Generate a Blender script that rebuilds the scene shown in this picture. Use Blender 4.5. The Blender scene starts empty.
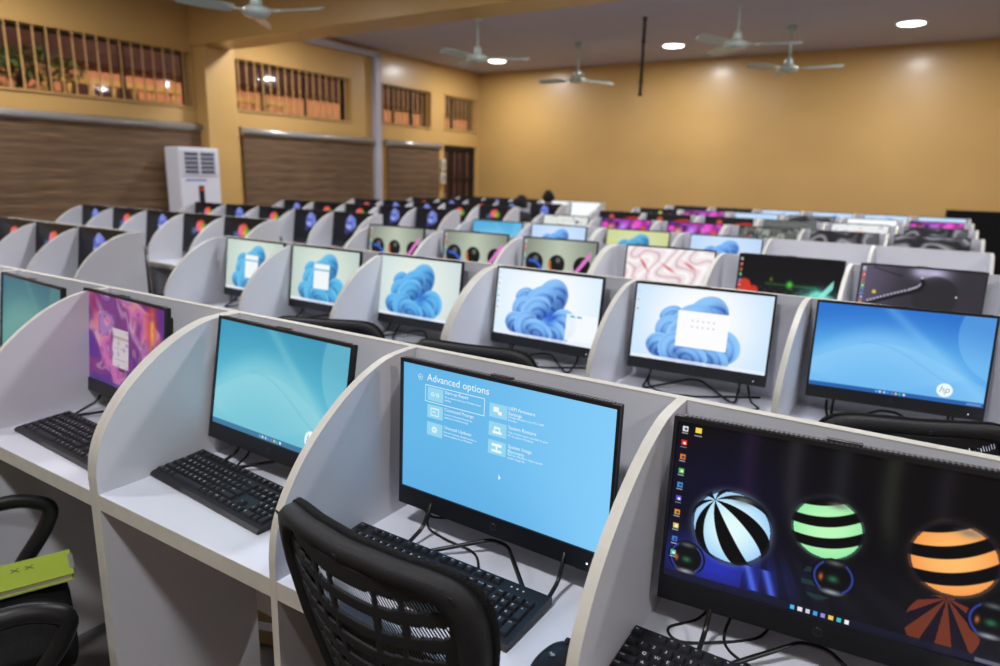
import bpy, bmesh, math, random
import numpy as np
from mathutils import Vector, Matrix
random.seed(7)
PI = math.pi
SC = bpy.context.scene
COL = SC.collection

# ------------------------------------------------------------------ colours and materials
def lin(c):
    return tuple(((v/255)/12.92 if v/255 <= .04045 else (((v/255)+.055)/1.055)**2.4) for v in c)

def mat(name, rgb, rough=.5, metal=0., spec=.5, noise=None, bump=None, coat=0.):
    m = bpy.data.materials.new(name); m.use_nodes = True
    nt = m.node_tree; b = nt.nodes['Principled BSDF']
    c = lin(rgb)
    b.inputs['Base Color'].default_value = (*c, 1)
    b.inputs['Roughness'].default_value = rough
    b.inputs['Metallic'].default_value = metal
    b.inputs['Specular IOR Level'].default_value = spec
    if coat: b.inputs['Coat Weight'].default_value = coat; b.inputs['Coat Roughness'].default_value = .2
    if noise:
        sc, amt = noise
        tc = nt.nodes.new('ShaderNodeTexCoord'); n = nt.nodes.new('ShaderNodeTexNoise')
        n.inputs['Scale'].default_value = sc; n.inputs['Detail'].default_value = 4
        nt.links.new(tc.outputs['Object'], n.inputs['Vector'])
        r = nt.nodes.new('ShaderNodeValToRGB')
        r.color_ramp.elements[0].position = .3; r.color_ramp.elements[1].position = .7
        r.color_ramp.elements[0].color = (*[v*(1-amt) for v in c], 1)
        r.color_ramp.elements[1].color = (*[min(1, v*(1+amt)) for v in c], 1)
        nt.links.new(n.outputs['Fac'], r.inputs['Fac']); nt.links.new(r.outputs['Color'], b.inputs['Base Color'])
    if bump:
        sc, st = bump
        tc = nt.nodes.new('ShaderNodeTexCoord'); n = nt.nodes.new('ShaderNodeTexNoise')
        n.inputs['Scale'].default_value = sc; n.inputs['Detail'].default_value = 3
        nt.links.new(tc.outputs['Object'], n.inputs['Vector'])
        bp = nt.nodes.new('ShaderNodeBump'); bp.inputs['Strength'].default_value = st; bp.inputs['Distance'].default_value = .01
        nt.links.new(n.outputs['Fac'], bp.inputs['Height']); nt.links.new(bp.outputs['Normal'], b.inputs['Normal'])
    return m

def emis(name, rgb, strength):
    m = bpy.data.materials.new(name); m.use_nodes = True
    nt = m.node_tree; nt.nodes.remove(nt.nodes['Principled BSDF'])
    e = nt.nodes.new('ShaderNodeEmission'); e.inputs['Color'].default_value = (*lin(rgb), 1); e.inputs['Strength'].default_value = strength
    nt.links.new(e.outputs[0], nt.nodes['Material Output'].inputs[0])
    return m

M = {}
M['wall'] = mat('ochre_gloss_paint', (190, 153, 92), .40, noise=(.9, .05), bump=(1.6, .12), coat=.25)
M['ceil'] = mat('ceiling_paint', (184, 182, 198), .75, noise=(1.2, .03))
M['floor'] = mat('floor_tile', (95, 92, 92), .35, noise=(6, .12))
M['lam'] = mat('grey_laminate', (204, 206, 214), .42, spec=.35, noise=(9, .015))
M['desk'] = mat('white_laminate', (220, 223, 233), .38, spec=.4, noise=(7, .012))
M['edge'] = mat('cream_edge_band', (198, 197, 189), .5, noise=(30, .04))
M['black'] = mat('black_plastic', (22, 23, 27), .42, spec=.4)
M['bezel'] = mat('black_bezel', (26, 28, 34), .38, spec=.45)
M['matte'] = mat('matte_black_plastic', (30, 31, 34), .6, spec=.3, bump=(300, .15))
M['wire'] = mat('black_wire_metal', (14, 14, 15), .3, spec=.6)
M['cable'] = mat('black_cable', (15, 15, 17), .5)
M['key'] = mat('key_plastic', (36, 36, 41), .45, spec=.4)
M['keyb'] = mat('keyboard_body', (31, 32, 37), .42, spec=.4)
M['legend'] = mat('key_print', (225, 228, 232), .6)
M['fabric'] = mat('black_seat_fabric', (16, 16, 17), .85, spec=.2, bump=(200, .4))
M['chrome'] = mat('grey_metal', (150, 152, 156), .3, metal=.8)
M['fan'] = mat('pale_green_enamel', (172, 190, 186), .35, coat=.3)
M['fanm'] = mat('fan_motor_enamel', (196, 212, 208), .25, metal=.3)
M['alu'] = mat('window_dark_aluminium', (38, 32, 30), .45, metal=.2)
M['bar'] = mat('tan_bar_paint', (190, 150, 92), .4)
M['pipe'] = mat('lilac_grey_pvc', (176, 176, 192), .4)
M['white'] = mat('white_enamel', (214, 216, 228), .35, coat=.2)
M['grille'] = mat('grille_dark', (58, 66, 88), .5)
M['beige'] = mat('beige_plastic', (206, 200, 176), .45)
M['doorp'] = mat('dark_brown_door', (40, 24, 20), .5, noise=(5, .3))
M['doorr'] = mat('reddish_board', (104, 66, 54), .6, noise=(5, .2))
M['silver'] = mat('silver_tube', (168, 166, 164), .3, metal=.5)
M['darkcloth'] = mat('black_cloth', (14, 14, 17), .8, spec=.2, bump=(12, .5))
M['green'] = mat('lime_card', (150, 170, 52), .6)
M['paper'] = mat('paper_white', (214, 208, 190), .7)
M['skin'] = mat('dark_skin', (62, 40, 30), .5)
M['hair'] = mat('black_hair', (14, 12, 12), .9, bump=(120, .6))
M['shirt'] = mat('charcoal_shirt', (46, 48, 56), .8)
M['shirt2'] = mat('grey_collar', (150, 154, 165), .8)
M['trouser'] = mat('dark_trousers', (26, 27, 34), .85)
M['eye'] = mat('eye_white', (210, 205, 200), .3)
M['carton'] = mat('brown_carton', (140, 122, 84), .7, noise=(12, .15))
M['leaf'] = mat('green_leaves', (70, 110, 40), .6, noise=(8, .4))
M['bark'] = mat('bark', (80, 60, 45), .9)
M['outw'] = mat('orange_render', (216, 150, 104), .8, noise=(2, .05))
M['outdark'] = mat('roof_timber', (70, 36, 28), .8, noise=(2, .2))
M['outyel'] = mat('yellow_balustrade', (220, 178, 96), .7)
M['ground'] = mat('outside_ground', (120, 100, 84), .9, noise=(2, .2))
M['logo'] = mat('logo_grey', (52, 54, 60), .4, metal=.4)
M['led'] = emis('power_led', (235, 240, 255), 1.6)
M['lamp'] = emis('lamp_diffuser', (255, 250, 244), 9)
M['lcdw'] = emis('screen_white', (236, 248, 255), 1.0)
M['lcdt'] = emis('screen_tile_blue', (150, 215, 240), 1.0)
M['lcdhp'] = emis('screen_logo_blue', (96, 160, 190), 1.0)

def blind_mat():
    m = bpy.data.materials.new('woven_wood_blind'); m.use_nodes = True
    nt = m.node_tree; b = nt.nodes['Principled BSDF']; b.inputs['Roughness'].default_value = .8
    tc = nt.nodes.new('ShaderNodeTexCoord'); mp = nt.nodes.new('ShaderNodeMapping')
    mp.inputs['Scale'].default_value = (1, 1.6, 42)
    n = nt.nodes.new('ShaderNodeTexNoise'); n.inputs['Scale'].default_value = 1.6; n.inputs['Detail'].default_value = 5
    nt.links.new(tc.outputs['Object'], mp.inputs[0]); nt.links.new(mp.outputs[0], n.inputs['Vector'])
    w = nt.nodes.new('ShaderNodeTexWave'); w.bands_direction = 'Z'; w.inputs['Scale'].default_value = 2.4; w.inputs['Distortion'].default_value = 1.2
    nt.links.new(tc.outputs['Object'], w.inputs['Vector'])
    r = nt.nodes.new('ShaderNodeValToRGB')
    r.color_ramp.elements[0].color = (*lin((82, 62, 46)), 1); r.color_ramp.elements[0].position = .3
    r.color_ramp.elements[1].color = (*lin((140, 110, 80)), 1); r.color_ramp.elements[1].position = .7
    mx = nt.nodes.new('ShaderNodeMixRGB'); mx.blend_type = 'MULTIPLY'; mx.inputs[0].default_value = .35
    nt.links.new(n.outputs['Fac'], r.inputs[0]); nt.links.new(r.outputs[0], mx.inputs[1]); nt.links.new(w.outputs['Color'], mx.inputs[2])
    nt.links.new(mx.outputs[0], b.inputs['Base Color'])
    return m
M['blind'] = blind_mat()

def glass_mat():
    m = bpy.data.materials.new('tinted_glass'); m.use_nodes = True
    nt = m.node_tree; nt.nodes.remove(nt.nodes['Principled BSDF'])
    t = nt.nodes.new('ShaderNodeBsdfTransparent'); t.inputs[0].default_value = (.74, .66, .62, 1)
    g = nt.nodes.new('ShaderNodeBsdfGlossy'); g.inputs['Roughness'].default_value = .05
    mx = nt.nodes.new('ShaderNodeMixShader')
    mx.inputs[0].default_value = .07; nt.links.new(t.outputs[0], mx.inputs[1]); nt.links.new(g.outputs[0], mx.inputs[2])
    nt.links.new(mx.outputs[0], nt.nodes['Material Output'].inputs[0])
    return m
M['glass'] = glass_mat()

def mesh_fabric_mat():
    m = bpy.data.materials.new('open_weave_mesh'); m.use_nodes = True
    nt = m.node_tree; b = nt.nodes['Principled BSDF']
    b.inputs['Base Color'].default_value = (*lin((24, 24, 26)), 1); b.inputs['Roughness'].default_value = .7
    tc = nt.nodes.new('ShaderNodeTexCoord'); mp = nt.nodes.new('ShaderNodeMapping')
    mp.inputs['Rotation'].default_value = (0, math.radians(28), 0)
    nt.links.new(tc.outputs['Object'], mp.inputs[0])
    w = nt.nodes.new('ShaderNodeTexWave'); w.bands_direction = 'X'; w.inputs['Scale'].default_value = 52
    w.inputs['Distortion'].default_value = 0
    nt.links.new(mp.outputs[0], w.inputs['Vector'])
    gt = nt.nodes.new('ShaderNodeMath'); gt.operation = 'GREATER_THAN'; gt.inputs[1].default_value = .62
    nt.links.new(w.outputs['Fac'], gt.inputs[0])
    t = nt.nodes.new('ShaderNodeBsdfTransparent'); mx = nt.nodes.new('ShaderNodeMixShader')
    nt.links.new(gt.outputs[0], mx.inputs[0]); nt.links.new(b.outputs[0], mx.inputs[1]); nt.links.new(t.outputs[0], mx.inputs[2])
    nt.links.new(mx.outputs[0], nt.nodes['Material Output'].inputs[0])
    return m
M['weave'] = mesh_fabric_mat()

def speaker_mat():
    m = bpy.data.materials.new('perforated_speaker_strip'); m.use_nodes = True
    nt = m.node_tree; b = nt.nodes['Principled BSDF']; b.inputs['Roughness'].default_value = .5
    tc = nt.nodes.new('ShaderNodeTexCoord'); v = nt.nodes.new('ShaderNodeTexWave'); v.bands_direction = 'X'
    v.inputs['Scale'].default_value = 46
    nt.links.new(tc.outputs['Object'], v.inputs['Vector'])
    r = nt.nodes.new('ShaderNodeValToRGB')
    r.color_ramp.elements[0].color = (*lin((10, 10, 12)), 1); r.color_ramp.elements[0].position = .4
    r.color_ramp.elements[1].color = (*lin((96, 98, 106)), 1); r.color_ramp.elements[1].position = .6
    nt.links.new(v.outputs['Fac'], r.inputs[0]); nt.links.new(r.outputs[0], b.inputs['Base Color'])
    return m
M['speaker'] = speaker_mat()

def screen_mat():
    m = bpy.data.materials.new('lcd_screen'); m.use_nodes = True
    nt = m.node_tree; b = nt.nodes['Principled BSDF']
    b.inputs['Base Color'].default_value = (.004, .004, .005, 1); b.inputs['Roughness'].default_value = .28
    b.inputs['Specular IOR Level'].default_value = .25
    a = nt.nodes.new('ShaderNodeVertexColor'); a.layer_name = 'picture'
    nt.links.new(a.outputs['Color'], b.inputs['Emission Color']); b.inputs['Emission Strength'].default_value = 1.0
    return m
M['screen'] = screen_mat()

# ------------------------------------------------------------------ mesh helpers
def link(name, me, m=None, parent=None, smooth=False):
    o = bpy.data.objects.new(name, me); COL.objects.link(o)
    if m is not None:
        for q in (m if isinstance(m, (list, tuple)) else [m]): me.materials.append(q)
    if parent is not None: o.parent = parent
    if smooth:
        for f in me.polygons: f.use_smooth = True
    return o

def tomesh(name, bm):
    bmesh.ops.recalc_face_normals(bm, faces=bm.faces)
    me = bpy.data.meshes.new(name); bm.to_mesh(me); bm.free(); return me

def build(name, bm, m, parent=None, smooth=False):
    return link(name, tomesh(name, bm), m, parent, smooth)

def thing(name, label, cat, loc=(0, 0, 0), rz=0., group=None):
    o = bpy.data.objects.new(name, None); COL.objects.link(o)
    o.empty_display_size = .05
    o.location = loc; o.rotation_euler = (0, 0, rz)
    o['label'] = label; o['category'] = cat
    if group: o['group'] = group
    return o

def tag(o, label, cat, group=None, kind=None):
    o['label'] = label; o['category'] = cat
    if group: o['group'] = group
    if kind: o['kind'] = kind
    return o

def struct(o):
    o['kind'] = 'structure'; return o

def box(bm, x0, x1, y0, y1, z0, z1, mi=0, bev=0., mtx=None):
    vs = [bm.verts.new(Vector((x, y, z)) if mtx is None else mtx @ Vector((x, y, z))) for x in (x0, x1) for y in (y0, y1) for z in (z0, z1)]
    fs = []
    for idx in ((0, 1, 3, 2), (4, 6, 7, 5), (0, 4, 5, 1), (2, 3, 7, 6), (0, 2, 6, 4), (1, 5, 7, 3)):
        f = bm.faces.new([vs[i] for i in idx]); f.material_index = mi; fs.append(f)
    if bev:
        es = list({e for f in fs for e in f.edges})
        bmesh.ops.bevel(bm, geom=es, offset=bev, segments=2, affect='EDGES', profile=.6)
    return vs

def tube(bm, pts, r, n=8, cap=True, flat=1., mi=0):
    pts = [Vector(p) for p in pts]; rings = []
    up = Vector((0, 0, 1)); prev = None
    for i, p in enumerate(pts):
        d = (pts[min(i+1, len(pts)-1)] - pts[max(i-1, 0)]).normalized()
        if prev is None:
            s = d.cross(up)
            if s.length < .01: s = d.cross(Vector((0, 1, 0)))
        else:
            s = prev - d*prev.dot(d)
            if s.length < 1e-4: s = d.cross(up)
        s.normalize(); prev = s; t = s.cross(d)
        rr = r[i] if isinstance(r, (list, tuple)) else r
        rings.append([bm.verts.new(p + s*math.cos(a)*rr*flat + t*math.sin(a)*rr) for a in (2*PI*k/n for k in range(n))])
    for a, b in zip(rings, rings[1:]):
        for k in range(n):
            f = bm.faces.new((a[k], a[(k+1) % n], b[(k+1) % n], b[k])); f.material_index = mi; f.smooth = True
    if cap:
        for q in (rings[0][::-1], rings[-1]):
            f = bm.faces.new(q); f.material_index = mi

def lathe(bm, prof, n=24, c=(0, 0, 0), mi=0, smooth=True):
    rings = [[bm.verts.new((c[0]+r*math.cos(2*PI*k/n), c[1]+r*math.sin(2*PI*k/n), c[2]+z)) for k in range(n)] for r, z in prof]
    for a, b in zip(rings, rings[1:]):
        for k in range(n):
            f = bm.faces.new((a[k], a[(k+1) % n], b[(k+1) % n], b[k])); f.material_index = mi; f.smooth = smooth
    bm.faces.new(rings[0][::-1]).material_index = mi; bm.faces.new(rings[-1]).material_index = mi

def smooth_path(pts, k=6):
    pts = [Vector(p) for p in pts]; out = []
    P = [pts[0]] + pts + [pts[-1]]
    for i in range(1, len(P)-2):
        for j in range(k):
            t = j/k; a, b, c, d = P[i-1:i+3]
            out.append(.5*((2*b)+(c-a)*t+(2*a-5*b+4*c-d)*t*t+(3*b-a-3*c+d)*t**3))
    out.append(pts[-1]); return out

def round_path(pts, r=.02, k=5):
    pts = [Vector(p) for p in pts]; out = [pts[0]]
    for a, b, c in zip(pts, pts[1:], pts[2:]):
        u = (a-b); v = (c-b); q = min(r, u.length*.45, v.length*.45)
        p0 = b+u.normalized()*q; p1 = b+v.normalized()*q
        for j in range(k+1):
            t = j/k; out.append(p0*(1-t)**2+b*2*t*(1-t)+p1*t*t)
    out.append(pts[-1]); return out

def prism(bm, poly, x0, x1, mi_side=0, mi_edge=1):
    """poly in (y,z), extruded along x; the rim gets mi_edge"""
    A = [bm.verts.new((x0, y, z)) for y, z in poly]; B = [bm.verts.new((x1, y, z)) for y, z in poly]
    f = bm.faces.new(A); f.material_index = mi_side; f = bm.faces.new(B[::-1]); f.material_index = mi_side
    n = len(poly)
    for i in range(n):
        f = bm.faces.new((A[i], B[i], B[(i+1) % n], A[(i+1) % n])); f.material_index = mi_edge

_txt = {}
def text_mesh(s, size=.01, align='LEFT', width=None):
    key = (s, size, align, width)
    if key in _txt: return _txt[key]
    cu = bpy.data.curves.new('txt', 'FONT'); cu.body = s; cu.size = size; cu.align_x = align; cu.resolution_u = 2
    cu.fill_mode = 'FRONT'
    o = bpy.data.objects.new('txt', cu); COL.objects.link(o)
    dg = bpy.context.evaluated_depsgraph_get(); dg.update()
    me = bpy.data.meshes.new_from_object(o.evaluated_get(dg))
    vs = [v.co.copy() for v in me.vertices]; fs = [tuple(p.vertices) for p in me.polygons]
    bpy.data.objects.remove(o); bpy.data.curves.remove(cu); bpy.data.meshes.remove(me)
    if width and vs:
        w = max(v.x for v in vs)-min(v.x for v in vs)
        vs = [v*(width/w) for v in vs]
    _txt[key] = (vs, fs); return _txt[key]

def add_text(bm, s, fn, size=.01, align='LEFT', width=None, mi=0):
    vs, fs = text_mesh(s, size, align, width)
    V = [bm.verts.new(fn(v)) for v in vs]
    for f in fs:
        try: bm.faces.new([V[i] for i in f]).material_index = mi
        except ValueError: pass

def copy_tree(o, parent=None):
    c = o.copy(); COL.objects.link(c)
    if parent is not None: c.parent = parent
    for ch in list(o.children): copy_tree(ch, c)
    return c

# ------------------------------------------------------------------ measures
UP = .018                                   # board thickness
W = .6081                                   # carrel pitch
HP = 1.115                                  # panel top
ROWY = [0, 1.3248, 2.545, 3.7714, 5.02, 6.27, 7.53, 8.78]
LROWY = [None, 1.12, 2.38, 3.60, 4.86, 6.12, 7.38, 8.64]
LEND = [None, -2.36, -2.68, -2.74, -2.78, -2.80, -2.80, -2.80]
LW = .53
XR = 3*W+UP/2                               # shared right end line of the desk rows
H = 3.56
XL, YB = -7.1, 11.5
XRW, YF = 6.2, -4.6

# ------------------------------------------------------------------ room shell
def wall_with_holes(name, x0, x1, ya, yb, za, zb, holes):
    ys = sorted({ya, yb, *[h[0] for h in holes], *[h[1] for h in holes]}); zs = sorted({za, zb, *[h[2] for h in holes], *[h[3] for h in holes]})
    bm = bmesh.new()
    for a, b in zip(ys, ys[1:]):
        for c, d in zip(zs, zs[1:]):
            if any(h[0]-1e-6 <= a and b <= h[1]+1e-6 and h[2]-1e-6 <= c and d <= h[3]+1e-6 for h in holes): continue
            box(bm, x0, x1, a, b, c, d)
    bmesh.ops.remove_doubles(bm, verts=bm.verts, dist=1e-5)
    return struct(build(name, bm, M['wall']))

WINS = [(1.36, 4.76, 2.27, 2.96, [2.21, 3.06, 3.91]), (5.36, 7.68, 2.30, 2.98, [6.02, 6.85]),
        (8.50, 9.84, 2.34, 3.0, [8.93, 9.44]), (10.32, 11.42, 2.36, 3.0, [10.72, ])]
DOOR = (10.30, 11.44, 0, 2.05)
wall_with_holes('wall_left', XL-.24, XL, YF, YB, 0, H, [w[:4] for w in WINS]+[DOOR])
bm = bmesh.new(); box(bm, XL-.24, XRW+.2, YB, YB+.2, 0, H); struct(build('wall_back', bm, M['wall']))
bm = bmesh.new(); box(bm, XRW, XRW+.2, YF, YB, 0, H); struct(build('wall_right', bm, M['wall']))
bm = bmesh.new(); box(bm, XL-.24, XRW+.2, YF-.2, YF, 0, H); struct(build('wall_front', bm, M['wall']))
bm = bmesh.new(); box(bm, XL-.24, XRW+.2, YF-.2, YB+.2, H, H+.15); struct(build('ceiling', bm, M['ceil']))
bm = bmesh.new(); box(bm, XL-.24, XRW+.2, YF-.2, YB+.2, -.12, 0); struct(build('floor', bm, M['floor']))
# column and the deep beam it carries
bm = bmesh.new(); box(bm, XL-.01, XL+.24, 4.80, 5.27, 0, H+.01, bev=.012); struct(build('trim_1', bm, M['wall']))
bm = bmesh.new()
box(bm, 0, 13.3, -.22, .24, 3.04, H+.01, bev=.012, mtx=Matrix.Translation((XL, 4.98, 0)) @ Matrix.Rotation(math.radians(-1.6), 4, 'Z'))
struct(build('trim_2', bm, M['wall']))
# ring beam step on the window wall, far bay
for i, (ya, yb, za, zb, mull) in enumerate(WINS):
    bm = bmesh.new(); xa, xb = XL-.17, XL-.12; t = .035
    box(bm, xa, xb, ya, yb, za, za+t); box(bm, xa, xb, ya, yb, zb-t, zb)
    for y in (ya, *[m-t/2 for m in mull], yb-t): box(bm, xa, xb, y, y+t*1.2, za, zb)
    win = struct(build('window_%d' % (i+1), bm, M['alu']))
    bm = bmesh.new()
    box(bm, xa+.02, xa+.026, ya+.01, yb-.01, za+.01, zb-.01)
    build('pane', bm, M['glass'], win)
    bm = bmesh.new(); n = max(7, round((yb-ya)/.135))
    y0, y1 = ya-.04, yb+.05
    for z in (za+.0, zb+.02): box(bm, XL+.005, XL+.022, y0, y1, z-.012, z+.012)
    for k in range(n+1):
        y = y0+.03+(y1-y0-.06)*k/n
        box(bm, XL+.006, XL+.020, y-.008, y+.008, za, zb+.02)
    build('bar_grille', bm, M['bar'], win)
# door with its grille
bm = bmesh.new(); ya, yb, za, zb = DOOR
box(bm, XL-.16, XL-.10, ya, yb, 0, zb); door = struct(build('door_1', bm, M['doorp']))
bm = bmesh.new()
for k in range(4): box(bm, XL-.10, XL-.085, ya+.13+k*.25, ya+.26+k*.25, .12, zb-.12)
build('door_board', bm, M['doorr'], door)
bm = bmesh.new()
for k in range(8): box(bm, XL-.05, XL-.03, ya+.06+k*.145, ya+.085+k*.145, .02, zb-.03)
for z in (.05, .75, 1.4, zb-.06): box(bm, XL-.055, XL-.028, ya+.02, yb-.02, z, z+.035)
build('bar_grille', bm, M['alu'], door)
bm = bmesh.new(); box(bm, XL-.10, XL-.02, ya+.05, ya+.08, .95, 1.1); build('door_handle', bm, M['chrome'], door)

# blinds
for i, (ya, yb, lab) in enumerate([(.5, 4.88, 'brown woven blind behind the white floor-standing air conditioner'),
                                   (5.44, 8.15, 'brown woven blind between the wall column and the lilac grey pipe'),
                                   (8.54, 10.10, 'narrow brown woven blind between the lilac grey pipe and dark door')]):
    t = thing('roller_blind', lab, 'blind', (XL, (ya+yb)/2, .55), group='woven blinds on the window wall')
    h = (yb-ya)/2
    bm = bmesh.new(); tube(bm, [(.065, -h, 1.46), (.065, h, 1.46)], .05, 12); build('head_rail', bm, M['silver'], t)
    bm = bmesh.new()
    n = 60
    for k in range(n):
        z0 = .03+1.40*k/n; z1 = .03+1.40*(k+1)/n
        d = .004*math.sin(k*1.1)
        box(bm, .05+d, .056+d, -h+.03, h-.03, z0, z1)
    build('blind_cloth', bm, M['blind'], t)
    bm = bmesh.new(); box(bm, .04, .07, -h+.03, h-.03, 0, .035, bev=.005); build('bottom_rail', bm, M['silver'], t)
    for s in (-1, 1):
        bm = bmesh.new(); box(bm, .0, .10, s*(h+.004)-.008, s*(h+.004)+.008, 1.40, 1.52, bev=.004); build('bracket', bm, M['silver'], t)

# downpipe
bm = bmesh.new(); box(bm, XL, XL+.1, 8.21, 8.36, 0, 3.47, bev=.02); box(bm, XL, XL+.1, 5.6, 8.36, 3.40, 3.5, bev=.02)
tag(build('pipe_casing', bm, M['pipe']), 'lilac grey pipe casing running up the window wall and along its top', 'pipe')
# switch boxes by the door
for z, lab in ((1.66, 'beige switch box beside the dark door, the upper of two'), (1.40, 'beige switch box beside the dark door, the lower of two')):
    t = thing('switch_box', lab, 'switch box', (XL, 10.2, z), group='beige switch boxes by the door')
    bm = bmesh.new(); box(bm, 0, .07, -.075, .075, -.11, .11, bev=.01); build('case', bm, M['beige'], t)
    bm = bmesh.new(); box(bm, .07, .078, -.045, .045, -.06, .06, bev=.003); build('cover_plate', bm, M['silver'], t)

# tower air conditioner
t = thing('tower_air_conditioner', 'tall white floor-standing air conditioner in front of a brown blind', 'air conditioner', (-6.80, 4.47, 0), math.radians(0))
bm = bmesh.new(); box(bm, -.13, .17, -.29, .29, .0, 1.74, bev=.02); build('body', bm, M['white'], t)
bm = bmesh.new()
box(bm, .1702, .1712, -.235, .22, 1.41, 1.69, 0)
for k in range(6): box(bm, .171, .183, -.245, .235, 1.40+k*.055, 1.412+k*.055, 1)
for s in (-.245, -.02, .215): box(bm, .171, .181, s, s+.025, 1.40, 1.695, 1)
build('outlet_grille', bm, [M['grille'], M['white']], t)
bm = bmesh.new(); box(bm, .170, .175, -.04, .04, 1.00, 1.26, bev=.004); build('display', bm, M['black'], t)
bm = bmesh.new(); box(bm, .1755, .177, -.018, .018, 1.20, 1.23); build('display_light', bm, emis('red_display', (220, 50, 30), 1.0), t)
bm = bmesh.new(); box(bm, .170, .174, -.24, .24, .25, .7, bev=.004)
for k in range(7): box(bm, .174, .178, -.22, .22, .28+k*.055, .30+k*.055)
build('intake_panel', bm, M['white'], t)
bm = bmesh.new()
for k in range(9): box(bm, .1700, .1716, -.21+k*.033, -.188+k*.033, 1.312+.006*(k % 2), 1.345)
build('printed_strip', bm, mat('blue_print', (60, 110, 180), .4), t)

# ceiling fixtures
def downlight(x, y, lab):
    t = thing('downlight', lab, 'ceiling light', (x, y, H), group='round ceiling lights')
    bm = bmesh.new(); lathe(bm, [(.165, 0), (.165, -.02), (.19, -.012), (.20, 0)], 32); build('rim', bm, M['white'], t)
    bm = bmesh.new(); lathe(bm, [(.155, -.008), (.155, -.022), (.12, -.028), (.02, -.03)], 32); build('diffuser', bm, M['lamp'], t)
    l = bpy.data.lights.new('downlight_lamp', 'AREA'); l.shape = 'DISK'; l.size = .3; l.energy = 56; l.color = (.985, .98, 1)
    lo = bpy.data.objects.new('downlight_lamp', l); COL.objects.link(lo); lo.parent = t; lo.location = (0, 0, -.04)
downlight(.85, 9.85, 'round white ceiling light nearest the upper corner where the wall turns dim')
downlight(-2.42, 10.09, 'round white ceiling light beside the hanging dark pole')
downlight(-5.83, 10.23, 'round white ceiling light glowing behind a fan motor')
downlight(4.1, 9.8, 'round white ceiling light beyond the black partition')
for y in (5.75, 2.1, -1.6):
    for x in (-5.83, -2.42, .85, 4.1):
        downlight(x, y, 'round white ceiling light out of view over the desk rows')

def fan(x, y, rod, rz, lab, hubz=None):
    t = thing('ceiling_fan', lab, 'ceiling fan', (x, y, H), rz, group='pale ceiling fans')
    bm = bmesh.new(); lathe(bm, [(.03, -.09), (.055, -.06), (.07, 0)], 20); build('ceiling_cup', bm, M['fan'], t)
    bm = bmesh.new(); tube(bm, [(0, 0, -.02), (0, 0, -rod)], .014, 10); build('down_rod', bm, M['fan'], t)
    z = -rod
    bm = bmesh.new(); lathe(bm, [(.02, z-.005), (.10, z-.01), (.135, z-.03), (.14, z-.055), (.12, z-.08), (.07, z-.10), (.02, z-.105)], 28)
    lathe(bm, [(.02, z+.10), (.045, z+.09), (.06, z+.0), (.03, z-.01)], 20)
    build('motor', bm, M['fanm'], t)
    for k in range(3):
        a = k*2*PI/3; Rm = Matrix.Rotation(a, 4, 'Z')
        bm = bmesh.new()
        n = 10; top = []; bot = []
        for i in range(n+1):
            r = .22+.48*i/n; w = .055+.018*math.sin(PI*min(1, i/n*1.1)); 
            if i == n: w = .045
            for s, L in ((-1, top), (1, bot)):
                L.append((Rm @ Vector((r, s*w, z-.05+s*.022)), Rm @ Vector((r, s*w, z-.054+s*.022))))
        A = [bm.verts.new(p[0]) for p in top]; B = [bm.verts.new(p[0]) for p in bot]
        C = [bm.verts.new(p[1]) for p in top]; D = [bm.verts.new(p[1]) for p in bot]
        for i in range(n):
            bm.faces.new((A[i], A[i+1], B[i+1], B[i])); bm.faces.new((C[i], D[i], D[i+1], C[i+1]))
            bm.faces.new((A[i], C[i], C[i+1], A[i+1])); bm.faces.new((B[i], B[i+1], D[i+1], D[i]))
        bm.faces.new((A[0], B[0], D[0], C[0])); bm.faces.new((A[n], C[n], D[n], B[n]))
        bl = build('blade', bm, M['fan'], t)
        bm = bmesh.new(); box(bm, .10, .27, -.02, .02, z-.056, z-.044, bev=.003, mtx=Rm); build('blade_arm', bm, M['fanm'], bl)
    return t
fan(-4.08, 3.42, .60, math.radians(14), 'large pale ceiling fan hanging in front of the deep ochre beam')
fan(-4.02, 6.96, .50, math.radians(25), 'pale ceiling fan with a glowing round light right behind its motor')
fan(-3.72, 9.36, .50, math.radians(60), 'small pale ceiling fan close to the far wall near the room corner')
fan(-.72, 7.40, .50, math.radians(10), 'pale ceiling fan between the hanging pole and its farther neighbour')
fan(-.54, 9.46, .50, math.radians(-5), 'pale ceiling fan with its long rod against the bare far wall')

t = thing('hanging_pole', 'thin dark pole hanging from the ceiling before the far wall', 'pole', (-2.12, 8.07, H))
bm = bmesh.new(); tube(bm, [(0, 0, 0), (0, 0, -.99)], .021, 10); build('tube', bm, M['matte'], t)
bm = bmesh.new()
for z in (-.02, -.3, -.6, -.8, -.97): lathe(bm, [(.03, z-.015), (.033, z), (.03, z+.012)], 12)
build('collar', bm, M['alu'], t)

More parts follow.
